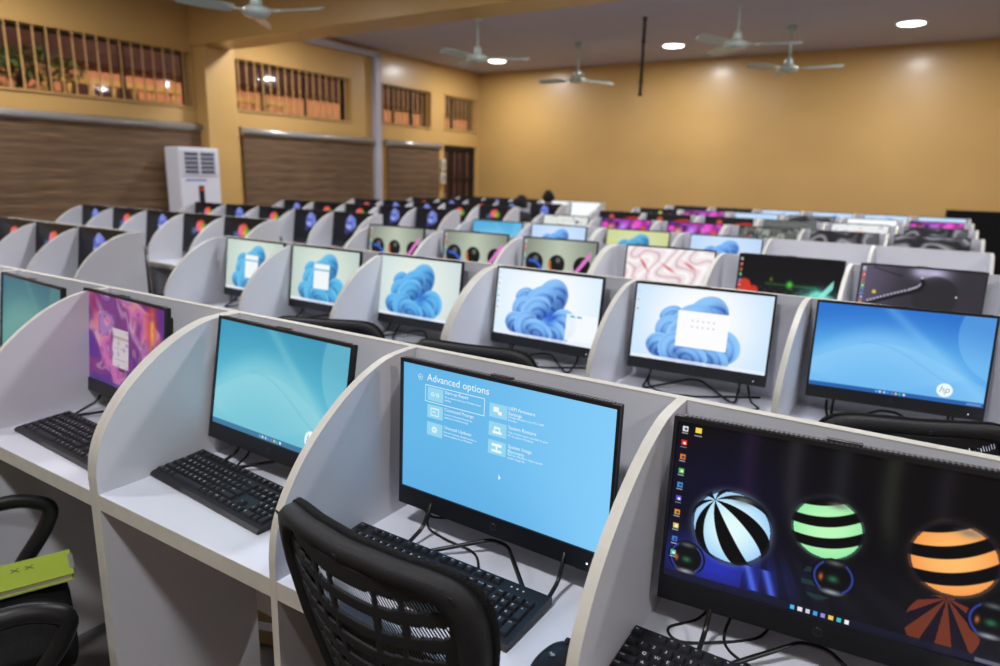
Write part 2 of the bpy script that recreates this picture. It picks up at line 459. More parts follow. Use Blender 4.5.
# ------------------------------------------------------------------ what stands outside the windows
bm = bmesh.new(); box(bm, -40, XL-.5, -15, 30, -.25, -.1); g = struct(build('ground_outside', bm, M['ground']))
t = thing('neighbouring_building', 'orange rendered building with dark roof eaves seen through the barred windows', 'building', (-13, 6, -.1))
bm = bmesh.new(); box(bm, -4, 0, -14, 22, 0, 3.52); build('wall_face', bm, M['outw'], t)
bm = bmesh.new()
poly = [(-4.5, 5.9), (-1.2, 5.4), (.18, 3.75), (.18, 3.52), (-4.5, 3.52)]
A = [bm.verts.new((x, -15, z)) for x, z in poly]; B = [bm.verts.new((x, 23, z)) for x, z in poly]
bm.faces.new(A); bm.faces.new(B[::-1])
for i in range(5): bm.faces.new((A[i], B[i], B[(i+1) % 5], A[(i+1) % 5]))
build('roof', bm, M['outdark'], t)
for y in (-9, -6.2, -3.1, 0):
    bm = bmesh.new(); box(bm, -.02, .05, y, y+1.5, .9, 3.25, bev=.02); build('shutter', bm, M['outdark'], t)
t = thing('balustrade', 'yellow balustrade seen low through the long barred window', 'balustrade', (-11.3, 7.0, -.1))
bm = bmesh.new(); box(bm, -.08, .08, -3, 3, 2.95, 3.05, bev=.01); box(bm, -.1, .1, -3, 3, 0, 2.45); build('hand_rail', bm, M['outyel'], t)
for k in range(16):
    bm = bmesh.new(); lathe(bm, [(.06, 2.44), (.03, 2.52), (.065, 2.66), (.03, 2.82), (.06, 2.96)], 10, c=(0, -2.85+k*.38, 0)); build('baluster', bm, M['outyel'], t)
t = thing('garden_tree', 'leafy green tree outside the long barred window', 'tree', (-10.2, 4.0, -.1))
bm = bmesh.new(); tube(bm, [(0, 0, 0), (.05, 0, 1.2), (0, .05, 2.9)], [.09, .07, .04], 8); build('trunk', bm, M['bark'], t)
bm = bmesh.new()
for k in range(700):
    v = Vector((random.gauss(0, 1), random.gauss(0, 1), random.gauss(0, 1))).normalized()*(random.random()**.4)
    c = Vector((v.x*.6, v.y*1.0, 2.98+v.z*.32)); d = Vector((random.gauss(0, 1), random.gauss(0, 1), random.gauss(0, .6))).normalized()*.09; s = d.cross(Vector((0, 0, 1)))*.45
    bm.faces.new([bm.verts.new(q) for q in (c-d, c+s, c+d, c-s)])
build('foliage', bm, M['leaf'], t)

# ------------------------------------------------------------------ carrel desks
PROF = [(-.03, HP-.0005), (-.09, 1.109), (-.15, 1.090), (-.21, 1.060), (-.265, 1.022), (-.315, .978), (-.355, .93), (-.385, .88), (-.400, .835), (-.406, .79), (-.406, 0)]
def fine(poly, k=4):
    out = []
    P = [Vector((a, b, 0)) for a, b in poly]
    q = smooth_path(P[:-1], k)
    return [(v.x, v.y) for v in q] + [poly[-1]]
DIV = [(0, 0), (0, HP)] + fine(PROF)
ORD = ['first', 'second', 'third', 'fourth', 'fifth', 'sixth', 'seventh', 'eighth']
def divider(x, parent, mesh_cache={}):
    if 'd' not in mesh_cache:
        bm = bmesh.new(); prism(bm, DIV, -UP/2, UP/2); mesh_cache['d'] = tomesh('divider', bm)
        for q in (M['lam'], M['edge']): mesh_cache['d'].materials.append(q)
    o = bpy.data.objects.new('divider', mesh_cache['d']); COL.objects.link(o); o.parent = parent; o.location = (x, 0, 0)
    return o

def bank(xs, y, lab, legs=True):
    """a run of joined carrels: xs = divider centre lines, left to right"""
    x0, x1 = xs[0]-UP/2, xs[-1]+UP/2
    t = thing('carrel_desk', lab, 'desk', ((x0+x1)/2, y, 0), group='partitioned computer desks'); cx = (x0+x1)/2
    bm = bmesh.new(); box(bm, x0-cx, x1-cx, 0, UP, .22, HP-.002, 0); box(bm, x0-cx, x1-cx, -.0005, UP+.0005, HP-.002, HP, 1)
    build('back_panel', bm, [M['lam'], M['edge']], t)
    for x in xs: divider(x-cx, t)
    for a, b in zip(xs, xs[1:]):
        bm = bmesh.new(); box(bm, a+UP/2-cx, b-UP/2-cx, -.404, -.001, .712, .75, 0); box(bm, a+UP/2-cx, b-UP/2-cx, -.4055, -.404, .712, .75, 1)
        build('desktop', bm, [M['desk'], M['edge']], t)
    return t

def xdiv(k, dbl=3):
    """divider centre k pitches left of the right end; a double board at dbl"""
    return XR-UP/2 - k*W

banks = []
nameR = ['nearest row', 'second row', 'third row', 'fourth row', 'fifth row', 'sixth row', 'seventh row', 'eighth row']
for r in range(8):
    y = ROWY[r]; cut = 4 if r == 3 else 3
    total = 6 if r else 6
    off = UP/2
    A = [XR-UP/2-k*W for k in range(cut, -1, -1)]
    Bx = [A[0]-UP-.001-k*W for k in range(total-cut, -1, -1)]
    sub = lambda q: ('grey partitioned desk, %s, %s' % (nameR[r], q))
    banks.append((r, A, bank(A, y, sub('unit at the open end by the black partition' if r else 'holding the striped-balls computer'))))
    banks.append((r, Bx, bank(Bx, y, sub('unit beside the aisle' if r else 'holding the purple-swirl computer'))))
RX = {}                                       # carrel left divider x, per row
for r, xs, b in banks:
    RX.setdefault(r, []).extend(xs[:-1])
for r in RX: RX[r] = sorted(RX[r], reverse=True)
LX = {}
for r in range(1, 8):
    n = {1: 3, 2: 5}.get(r, 5)
    xs = [LEND[r]-UP/2-k*LW for k in range(n, -1, -1)]
    b = bank(xs, LROWY[r], 'grey partitioned desk of the window-side block, %s row from the front' % ORD[r-1])
    LX[r] = [x for x in xs[:-1]][::-1]

# ------------------------------------------------------------------ wallpapers
def ss(a, b, x):
    t = np.clip((x-a)/(b-a), 0, 1); return t*t*(3-2*t)
def mixc(a, b, t):
    return a*(1-t[..., None])+np.array(b, float)*t[..., None]
def put(img, mask, c):
    c = np.array(c, float)
    return img*(1-mask[..., None]) + c*mask[..., None]
def disc(x, y, cx, cy, r, e=.006, ry=None):
    ry = ry or r
    d = np.sqrt(((x-cx)/r)**2+((y-cy)/ry)**2); return 1-ss(1-e/r, 1+e/r, d)
def rect(x, y, x0, y0, x1, y1):
    return ((x >= x0) & (x <= x1) & (y >= y0) & (y <= y1)).astype(float)
def grid(nx, ny):
    u, v = np.meshgrid(np.linspace(0, 1, nx), np.linspace(0, 1, ny)); return u*1.78, v
def const(x, c): return np.ones((*x.shape, 3))*np.array(c, float)
def vn(x, y, s, seed=0):
    """cheap smooth value noise"""
    rs = np.random.RandomState(seed); g = rs.rand(64, 64)
    X = x*s+7.3; Y = y*s+3.1; i = np.floor(X).astype(int) % 63; j = np.floor(Y).astype(int) % 63
    fx = X-np.floor(X); fy = Y-np.floor(Y); fx = fx*fx*(3-2*fx); fy = fy*fy*(3-2*fy)
    return (g[j, i]*(1-fx)+g[j, i+1]*fx)*(1-fy)+(g[j+1, i]*(1-fx)+g[j+1, i+1]*fx)*fy
def icons(img, x, y, n, x0=.03, y0=.05, dy=.088, s=.022):
    cs = [(235, 235, 240), (220, 50, 40), (240, 120, 40), (90, 190, 90), (60, 150, 220), (90, 80, 200), (240, 150, 30), (240, 205, 80), (70, 120, 210), (80, 200, 160), (200, 90, 160)]
    for k in range(n):
        cy = y0+k*dy
        img = put(img, rect(x, y, x0-s, cy-s, x0+s, cy+s)*.95, cs[k % len(cs)])
        img = put(img, disc(x, y, x0+.004, cy+.002, s*.5, .004), (250, 250, 250) if k % 2 else (40, 60, 90))
        img = put(img, rect(x, y, x0-s*1.1, cy+s*1.5, x0+s*1.1, cy+s*1.9)*.6, (240, 240, 240))
    return img
def taskbar(img, x, y, c, a=.85, cx=.87):
    img = put(img, rect(x, y, 0, .952, 2, 1)*a, c)
    cs = [(70, 190, 240), (230, 230, 235), (200, 210, 225), (60, 160, 230), (150, 140, 220), (245, 200, 80), (60, 190, 200), (240, 240, 245)]
    for k, cc in enumerate(cs):
        X = cx-.14+k*.04; img = put(img, rect(x, y, X-.011, .964, X+.011, .988), cc)
    img = put(img, rect(x, y, 1.62, .966, 1.76, .986)*.35, (235, 235, 240))
    return img
def waves(x, y, deep, mid, pale, bar):
    img = const(x, deep); img = mixc(img, mid, ss(.05, .6, y+.1*np.sin(x*2)))
    e1 = y-(.16+.55*(x-.75)**2); img = put(img, ss(-.02, .25, e1)*(1-ss(.25, .8, e1))*.55, pale)
    e2 = y-(.62-.22*np.sin(x*2.3-.2)); img = put(img, ss(-.005, .02, e2)*.42, pale)
    e3 = y-(.50+.16*np.sin(x*3.1+2.6)+.12*x); img = put(img, np.exp(-(e3/.012)**2)*.35*(x > .5)*(x < 1.5), mid)
    e4 = y-(.75+.2*np.sin(x*2.0+.3)); img = put(img, ss(-.004, .06, e4)*.25, mid)
    e5 = y-(.22+.9*(x-1.0)); img = put(img, np.exp(-(e5/.07)**2)*.3, pale)
    img = put(img, disc(x, y, 2.0, .2, .55, .01)*.35, pale)
    img = taskbar(img, x, y, bar)
    img = put(img, disc(x, y, 1.40, .86, .078, .006), (245, 252, 255))
    return img
def bloom(x, y, bgc, edge, light=(140, 206, 250), deepc=(20, 80, 200), dlg=None, tint=1.):
    img = const(x, bgc); d = np.sqrt((x-.9)**2+(y-.45)**2); img = mixc(img, edge, ss(.25, 1.05, d))
    P = [(.50, .36, .16, .10, -.45, 3), (.98, .36, .30, .25, -.9, 1), (.78, .42, .30, .20, -.55, 2), (1.22, .72, .23, .22, .7, 6), (.50, .55, .20, .17, -.5, 2), (.72, .58, .28, .20, -.55, 5),
         (.40, .80, .20, .17, .2, 4), (.58, .80, .22, .20, -1.0, 9), (1.08, .84, .26, .15, .5, 8), (.80, .86, .26, .15, .3, 7)]
    for cx, cy, rx, ry, a, s in P:
        X = (x-cx)*math.cos(a)+(y-cy)*math.sin(a); Y = -(x-cx)*math.sin(a)+(y-cy)*math.cos(a)
        q = np.sqrt((X/rx)**2+(Y/ry)**2); m = 1-ss(.96, 1.04, q)
        ph = np.sqrt((X/rx*.92)**2+((Y-ry*.55)/(ry*1.5))**2); st = (.5+.5*np.cos(ph*2*PI*2.7+s))**2.6
        mixv = np.clip(.42*ss(-.5, 1.1, Y/ry)+.50*st*(.25+.75*ss(-.9, .5, Y/ry)), 0, 1); c = np.array(light)*(1-mixv[..., None])+np.array(deepc)*mixv[..., None]
        c = c*(1-(.25*ss(.2, 1., (Y/ry+1)/2))[..., None])
        rim = np.exp(-((q-.93)/.05)**2)[..., None]; c = c*(1-rim*.45)+np.array((170, 215, 255))*rim*.45
        img = img*(1-m[..., None])+c*m[..., None]
    img = put(img, np.exp(-(((x-.98)/.10)**2+((y-.66)/.09)**2))*.75, deepc)
    img = put(img, rect(x, y, 0, .955, 2, 1)*.8, (238, 244, 255))
    img = icons(img, x, y, 8, .035, .06, .09, .012) if dlg != 'center' else icons(img, x, y, 3, .035, .10, .12, .012)
    if dlg == 'center':
        img = put(img, rect(x, y, .60, .30, 1.27, .78), (252, 252, 255))
        for k in range(2):
            for j in range(5): img = put(img, disc(x, y, .80+j*.07, .42+k*.08, .012, .008)*.4, (120, 130, 160))
    if dlg == 'corner':
        img = put(img, rect(x, y, 1.26, .55, 1.76, .94)*.9, (246, 250, 255))
        for j in range(2): img = put(img, rect(x, y, 1.32+j*.11, .575, 1.40+j*.11, .60), (90, 170, 210))
    if dlg == 'tall':
        img = put(img, rect(x, y, .62, .28, 1.02, .74), (240, 246, 248)); img = put(img, rect(x, y, .62, .37, 1.02, .41), (130, 190, 220))
    return img*tint
def balls_gray(x, y):
    y = y+.11; img = const(x, (120, 128, 118)); img = mixc(img, (188, 198, 178), ss(0, 1.4, np.abs(x-.9)*-1+1.2+.2*y))
    for cx, cy, r in ((.30, .62, .22), (.86, .62, .20), (1.47, .62, .20)):
        img = put(img, disc(x, y, cx, cy, r), (16, 16, 18)); img = put(img, disc(x, y, cx+.03, cy-.09, r*.3, .03)*.45, (200, 205, 200))
    d = np.sqrt((x-.20)**2+(y-.92)**2); img = put(img, np.exp(-((d-.34)/.035)**2)*(x > .16)*(y > .4)*.95, (50, 110, 235))
    d = np.sqrt((x-.98)**2+(y-.60)**2); img = put(img, np.exp(-((d-.29)/.03)**2)*(x < .9)*(y > .55)*.95, (240, 130, 50))
    e = (y-.95)+(x-1.18)*1.25; img = put(img, (np.abs(e) < .06)*(x > 1.13)*(x < 1.66)*1.0, (228, 120, 205))
    img = put(img, rect(x, y, 0, .95, 2, 1)*.6, (70, 80, 80))
    return icons(img, x, y-.11, 9, .045, .07, .095, .024)
def stripedballs(x, y):
    img = const(x, (7, 7, 11)); img = put(img, ss(.52, .8, y)*.55, (26, 26, 36))
    img = put(img, np.exp(-((x-.25)/.5)**2-((y-.35)/.3)**2)*.55, (18, 18, 62))
    img = put(img, np.exp(-((x-.3)/.34)**2-((y-.86)/.16)**2)*.9, (40, 52, 190))
    for k, c in enumerate([(34, 22, 50), (42, 40, 46), (30, 34, 40), (40, 44, 36), (28, 26, 34)]):
        cx = .42+k*.24; e = x-(cx+.30*(y-.05)**2-.05*y); img = put(img, np.exp(-(e/.05)**2)*ss(.62, .3, y)*.75, c)
    # fan of streaks on the floor
    a = np.arctan2(y-.40, x-.55); img = put(img, (np.sin(a*30) > .2)*ss(.6, .75, y)*(x > .45)*(x < 1.35)*.32, (6, 6, 9))
    # red reflection of the orange ball
    X = (x-1.46)/.17; Y = (y-.86)/.18; q = np.sqrt(X**2+Y**2); an = np.arctan2(X, Y+.95)
    img = put(img, (q < 1)*(np.sin(an*11+.8) > -.1)*.85, (124, 56, 34)); img = put(img, (q < 1)*(np.sin(an*11+.8) <= -.1)*.8, (24, 14, 34))
    for px_, dx in ((.50, .10), (.60, .05)):
        e = x-(px_-.35*(y-.86)*-1); img = put(img, np.exp(-(e/.022)**2)*(y > .80)*(y < .94)*.85, (80, 110, 240))
    X = (x-.86)/.09; Y = (y-.78)/.11; q = np.sqrt(X**2+Y**2); img = put(img, (q < 1)*(np.sin(Y*9) > .3)*.45, (40, 90, 76))
    def sphere(img, cx, cy, r, lit, lit2, tilt, ph, nb, pole, halo):
        img = put(img, np.exp(-(np.clip(np.sqrt((x-cx)**2+(y-cy)**2)-r, 0, 9)/.02)**2)*.12*halo, lit)
        X = (x-cx)/r; Y = (y-cy)/r; q2 = X*X+Y*Y; m = 1-ss(.96, 1.04, q2); Z = np.sqrt(np.clip(1-q2, 0, 1))
        ct, st_ = math.cos(tilt), math.sin(tilt); U = X*ct+Y*st_; V = -X*st_+Y*ct
        if pole: # meridian stripes converging at the upper left
            ax = np.array(pole); ax = ax/np.linalg.norm(ax); dt = X*ax[0]+Y*ax[1]+Z*ax[2]
            e1 = np.cross(ax, [0, 0, 1.]); e1 /= np.linalg.norm(e1); e2 = np.cross(ax, e1)
            lon = np.arctan2(X*e2[0]+Y*e2[1]+Z*e2[2], X*e1[0]+Y*e1[1]+Z*e1[2]); on = ss(-.12, .12, np.sin(lon*nb+ph)+.1)
        else:
            on = ss(-.14, .14, np.sin((V+.22*U*U)*nb+ph)+.05)
        c = (np.array(lit)*(1-.55*q2[..., None])+np.array(lit2)*.55*q2[..., None])*on[..., None]+np.array((5, 5, 7.))*(1-on[..., None])
        rimm = (q2 > .86)[..., None]; c = np.where(rimm, c*.25+np.array((18, 20, 30)), c)
        hl = np.exp(-((X-.22)/.26)**2-((Y+.78)/.10)**2)[..., None]; c = c*(1-hl*.8)+np.array((120, 125, 120))*hl*.8
        return img*(1-m[..., None])+c*m[..., None]
    img = sphere(img, .365, .59, .232, (225, 252, 250), (90, 160, 250), 0, .9, 7, (-.45, -.62, .62), 1)
    img = sphere(img, .865, .463, .185, (190, 250, 190), (110, 220, 140), -.22, .4, 9.5, None, .6)
    img = sphere(img, 1.46, .475, .205, (255, 190, 110), (238, 120, 50), -.34, .2, 9, None, .7)
    for cx, cy, r in ((.928, .735, .112), (1.66, .75, .108), (.13, .85, .11)):
        X = (x-cx)/r; Y = (y-cy)/r; q2 = X*X+Y*Y; m = (q2 < 1).astype(float)
        img = put(img, m, (8, 8, 12)); img = put(img, m*np.exp(-((Y-.8)/.14)**2-(X/.5)**2)*.85, (170, 180, 190)); img = put(img, m*np.exp(-((Y+.75)/.14)**2-(X/.4)**2)*.6, (140, 145, 150))
        img = put(img, m*np.exp(-((np.sqrt(q2)-.85)/.06)**2)*.7*(np.abs(X) > .5), (70, 90, 220)); img = put(img, m*np.exp(-(X/.25)**2-((Y-.1)/.18)**2)*.6, (60, 170, 110))
        img = put(img, m*np.exp(-((X+.55)/.1)**2-((Y-.1)/.2)**2)*.8, (230, 120, 60))
    img = icons(img, x, y, 10, .045, .045, .088, .016)
    img = put(img, rect(x, y, .105, .028, .14, .06), (245, 215, 70)); img = put(img, rect(x, y, .10, .073, .145, .081)*.6, (230, 230, 230))
    img = taskbar(img, x, y, (24, 26, 44), .9, .885)
    return img
def advanced(x, y):
    img = const(x, (100, 182, 232)); img = mixc(img, (132, 204, 250), ss(.3, 1.9, x)); img = mixc(img, (92, 170, 226), ss(.5, 1.1, y)*.6*(1-ss(.8, 1.8, x)))
    return img
def swirl(x, y):
    n = vn(x, y, 3, 1)+.5*vn(x, y, 7, 2); f = np.sin((x*1.1+n*1.0)*6+np.sin(y*3+n*2)*1.2); g = np.sin((y*.5+n)*7+x*5)
    img = const(x, (126, 52, 130)); img = mixc(img, (206, 110, 176), ss(-.2, .9, f)); img = mixc(img, (86, 40, 150), ss(.2, 1., g)*.8)
    img = mixc(img, (232, 170, 120), ss(.8, 1.1, np.sin(f*1.5+g*1.3))*.6); img = mixc(img, (224, 190, 216), ss(.7, 1.1, np.sin(f*2-g*1.4+1))*.6)
    img = put(img, np.exp(-((x-1.5)/.12)**2-((y-.2)/.3)**2)*.85, (214, 60, 60)); img = put(img, np.exp(-((x-1.52)/.04)**2-((y-.25)/.16)**2)*.9, (240, 190, 80))
    img = put(img, np.exp(-((x-.18)/.12)**2-((y-.1)/.2)**2)*.8, (140, 24, 80))
    img = put(img, rect(x, y, .66, .34, 1.02, .76), (216, 206, 212)); img = put(img, rect(x, y, .66, .42, 1.02, .45), (190, 170, 160)); img = put(img, rect(x, y, .80, .77, .95, .80)*.8, (60, 40, 50))
    for k in range(4): img = put(img, rect(x, y, .70, .49+k*.06, .98, .495+k*.06)*.4, (120, 110, 130))
    n3 = vn(x, y, 16, 9); img = mixc(img, (90, 50, 110), ss(.55, .9, n3)*.35)
    return put(img, rect(x, y, 0, .955, 2, 1)*.75, (70, 60, 130))*.9
def ribbonflower(x, y, kind):
    img = const(x, (13, 13, 18)); cx, cy = .82, .34
    if kind == 'blue':
        for k in range(6):
            a = k*1.05+.4; c = [(130, 146, 224), (96, 112, 206), (166, 180, 238), (84, 98, 186), (142, 156, 230), (112, 126, 214)][k]
            img = put(img, disc(x, y, cx+.13*math.cos(a), cy+.15*math.sin(a), .13, .02)*.9, c)
        img = put(img, disc(x, y, cx-.18, cy+.28, .10, .03)*.8, (60, 66, 150)); img = put(img, disc(x, y, cx, cy, .05, .02), (50, 56, 140))
    else:
        img = put(img, disc(x, y, cx-.05, cy, .17, .04), (235, 110, 130)); img = put(img, disc(x, y, cx+.05, cy-.06, .14, .04)*.9, (235, 90, 60))
        img = put(img, disc(x, y, cx+.17, cy+.04, .13, .04)*.9, (90, 170, 60)); img = put(img, disc(x, y, cx+.08, cy+.08, .08, .05)*.8, (230, 180, 60))
        img = put(img, disc(x, y, cx-.33, cy+.14, .11, .04)*.85, (50, 110, 140)); img = put(img, disc(x, y, cx-.2, cy+.10, .08, .04)*.8, (190, 90, 180))
    for k in range(8): img = put(img, rect(x, y, .03, .05+k*.1, .06, .08+k*.1)*.6, [(90, 150, 150), (150, 90, 60), (90, 110, 160)][k % 3])
    return img
def petals(x, y):
    n = vn(x, y, 4, 5); img = const(x, (240, 228, 230)); f = np.sin((x*1.2-y*.7+n*.5+.25*np.sin(y*9+x*5))*13); img = mixc(img, (205, 168, 176), ss(.7, 1, f)*.7); img = mixc(img, (252, 248, 248), ss(.3, 1, -f))
    for cx, cy, a in ((.38, .34, .9), (.30, .75, 1.), (.9, .38, .5), (.86, .72, .5), (1.32, .30, .5), (1.2, .85, .6)):
        X = (x-cx)*math.cos(a)+(y-cy)*math.sin(a); Y = -(x-cx)*math.sin(a)+(y-cy)*math.cos(a)
        img = put(img, np.exp(-(X/.13)**2-(Y/.022)**2)*.9, (196, 40, 56))
    return img
def redgreen(x, y):
    img = const(x, (14, 15, 19)); n = vn(x, y, 14, 8)
    img = put(img, ss(.5, .9, y)*(x < .9)*(np.sin(x*40+y*30) > 0)*.5, (120, 20, 14))
    for cx, cy, r, c in ((.12, .55, .13, (226, 60, 36)), (.30, .62, .09, (220, 50, 30)), (.10, .78, .12, (200, 40, 26)), (.45, .75, .07, (150, 26, 18))):
        img = put(img, disc(x, y, cx, cy, r, .02)*.9, c)
    img = put(img, np.exp(-((x-.93)/.05)**2-((y-.47)/.06)**2), (90, 240, 60)); img = put(img, np.exp(-((x-.60)/.03)**2-((y-.40)/.04)**2)*.8, (130, 130, 20))
    img = put(img, np.exp(-((y-.48)/.02)**2)*(x > .5)*(x < 1.4)*.5, (50, 150, 50))
    m = np.exp(-((x-1.42)/.26)**2-((y-.66)/.14)**2)*(.5+n); img = put(img, np.clip(m*1.3, 0, 1), (110, 220, 200)); img = put(img, (np.sin(x*34)*np.sin(y*60) > .4)*ss(.45, .6, y)*.18, (150, 170, 160))
    e = (y-.6)+(x-1.5)*1.3; img = put(img, (np.abs(e) < .07)*(x > 1.38)*(x < 1.66)*.9, (150, 240, 225))
    return icons(img, x, y, 9, .035, .07, .095, .02)
def darkpurple(x, y):
    img = const(x, (52, 50, 58)); img = put(img, ss(.9, .1, x+.3*y)*.7, (108, 98, 126)); img = put(img, np.exp(-((x-1.08)/.2)**2-((y-.06)/.12)**2), (190, 182, 214))
    img = put(img, disc(x, y, 1.12, .42, .32, .03)*.85, (40, 40, 44)); img = put(img, np.exp(-((x-.88)/.14)**2-((y-.05)/.09)**2)*.8, (200, 194, 222))
    pth = [(.16, .58), (.35, .50), (.55, .42), (.74, .35), (.88, .28), (.93, .20), (.90, .12)]
    for (xa, ya), (xb, yb) in zip(pth, pth[1:]):
        for k in range(4):
            t = k/4; X = xa+(xb-xa)*t; Y = ya+(yb-ya)*t; img = put(img, disc(x, y, X+.012, Y+.045, .030, .01), (22, 20, 28)); img = put(img, disc(x, y, X, Y, .016, .006), (206, 200, 222))
    for k in range(10): img = put(img, disc(x, y, .20+.045*k, .03+.012*k, .015, .006), (26, 26, 32))
    img = put(img, disc(x, y, .235, .43, .03, .01), (220, 200, 70)); img = put(img, disc(x, y, 1.42, .40, .014, .006), (240, 240, 240))
    return icons(img, x, y, 9, .045, .06, .095, .026)
def magenta(x, y, top=None):
    n = vn(x, y, 5, 11); n2 = vn(x, y, 8, 12); img = const(x, (60, 16, 70)); img = mixc(img, (232, 70, 200), ss(.35, .75, n)); img = mixc(img, (120, 70, 220), ss(.5, .85, n2))
    for cx, cy, c in ((.35, .3, (255, 170, 120)), (.8, .25, (190, 150, 255)), (1.55, .35, (255, 110, 70)), (1.2, .2, (250, 120, 230))):
        img = put(img, np.exp(-((x-cx)/.13)**2-((y-cy)/.15)**2)*.95, c)
    img = put(img, ss(.6, .9, y)*.6, (26, 14, 40))
    if top: img = put(img, ss(.2, .08, y), top)
    return img
def redblack(x, y):
    img = const(x, (14, 13, 16)); img = put(img, np.exp(-((y-.30-.1*np.sin(x*3))/.05)**2)*.95, (226, 56, 40)); img = put(img, disc(x, y, .55, .2, .12, .05)*.9, (214, 90, 60)); return img
def camo(x, y):
    n = vn(x, y, 9, 21); n2 = vn(x, y, 16, 22); img = const(x, (96, 100, 96)); img = mixc(img, (150, 156, 148), ss(.5, .7, n)); img = mixc(img, (44, 48, 48), ss(.6, .8, n2))
    img = put(img, disc(x, y, 1.4, .55, .07, .02), (222, 70, 56)); return put(img, disc(x, y, .3, .3, .06, .02)*.8, (160, 50, 60))
def greywave(x, y, k=0):
    n = vn(x, y, 3, 31+k); f = np.sin((y*1.3+n*1.1+.3*np.sin(x*3+k))*10); img = const(x, (88, 88, 94)); img = mixc(img, (36, 36, 42), ss(0, .9, f)); return mixc(img, (170, 170, 176), ss(.4, 1, -f)*.8)
def dots(x, y):
    img = const(x, (60, 66, 64)); return mixc(img, (170, 176, 172), ss(.1, .6, np.sin(x*90)*np.sin(y*90+x*20)))
def whitenoise(x, y):
    n = vn(x, y, 22, 41); img = const(x, (226, 230, 226)); img = mixc(img, (120, 126, 130), ss(.78, .9, n)); return put(img, disc(x, y, 1.35, .2, .06, .02), (70, 80, 110))
def whitered(x, y):
    img = const(x, (236, 238, 240)); d = np.sqrt((x-.9)**2+(y-.9)**2); img = put(img, np.exp(-((d-.62)/.05)**2)*.8, (222, 90, 60)); img = put(img, np.exp(-((d-.5)/.03)**2)*.5, (150, 60, 50)); n = vn(x, y, 20, 44); return mixc(img, (150, 150, 150), ss(.75, .9, n)*.7)
def darkdots(x, y):
    img = const(x, (12, 12, 15)); img = put(img, disc(x, y, 1.0, .18, .10, .05), (220, 214, 90)); img = put(img, disc(x, y, .55, .3, .12, .05)*.9, (120, 196, 200)); return put(img, disc(x, y, 1.5, .3, .13, .05)*.9, (214, 110, 196))

WP = {
 'striped': (stripedballs, 500), 'advanced': (advanced, 24),
 'teal': (lambda x, y: waves(x, y, (62, 154, 188), (92, 184, 208), (154, 214, 224), (56, 108, 146)), 240),
 'tealdim': (lambda x, y: waves(x, y, (52, 104, 120), (84, 138, 136), (104, 156, 148), (40, 80, 92)), 96),
 'blue': (lambda x, y: waves(x, y, (44, 116, 206), (92, 172, 236), (146, 208, 250), (28, 86, 160)), 240),
 'swirl': (swirl, 220),
 'bloomw': (lambda x, y: bloom(x, y, (244, 250, 255), (214, 236, 252), (142, 198, 250), (26, 84, 212)), 260),
 'bloomc': (lambda x, y: bloom(x, y, (250, 252, 255), (205, 230, 252), (142, 198, 250), (26, 84, 212), 'center'), 260),
 'bloomk': (lambda x, y: bloom(x, y, (246, 250, 255), (222, 240, 254), (138, 196, 250), (20, 72, 206), 'corner'), 260),
 'bloomg': (lambda x, y: bloom(x, y, (226, 236, 228), (206, 222, 222), (100, 186, 240), (24, 96, 206)), 220),
 'bloomt': (lambda x, y: bloom(x, y, (214, 226, 214), (190, 208, 200), (96, 190, 232), (28, 110, 200), 'tall'), 160),
 'bloomb': (lambda x, y: bloom(x, y, (206, 228, 252), (190, 216, 248), (120, 180, 246), (50, 100, 220)), 120),
 'bloomy': (lambda x, y: bloom(x, y, (214, 222, 168), (206, 212, 150), (90, 180, 220), (30, 110, 190)), 120),
 'sky': (lambda x, y: put(waves(x, y, (84, 172, 220), (110, 192, 232), (140, 208, 240), (70, 150, 200)), disc(x, y, 1.40, .86, .08), (120, 196, 234)), 60),
 'balls': (balls_gray, 220), 'fb': (lambda x, y: ribbonflower(x, y, 'blue'), 80), 'fr': (lambda x, y: ribbonflower(x, y, 'r'), 80),
 'petals': (petals, 140), 'redgreen': (redgreen, 180), 'purple': (darkpurple, 200), 'mag': (magenta, 70), 'magb': (lambda x, y: magenta(x, y, (80, 150, 226)), 70),
 'redblack': (redblack, 60), 'camo': (camo, 110), 'gw': (greywave, 100), 'gw2': (lambda x, y: greywave(x, y, 5), 100), 'dots': (dots, 140),
 'noise': (whitenoise, 90), 'whitered': (whitered, 90), 'white': (lambda x, y: const(x, (250, 252, 255)), 8), 'pale': (lambda x, y: mixc(const(x, (196, 222, 250)), (120, 160, 230), np.exp(-((x-1.1)/.3)**2-((y-.5)/.25)**2)), 40),
 'dark': (lambda x, y: const(x, (16, 16, 20)), 8), 'dd': (darkdots, 60),
}
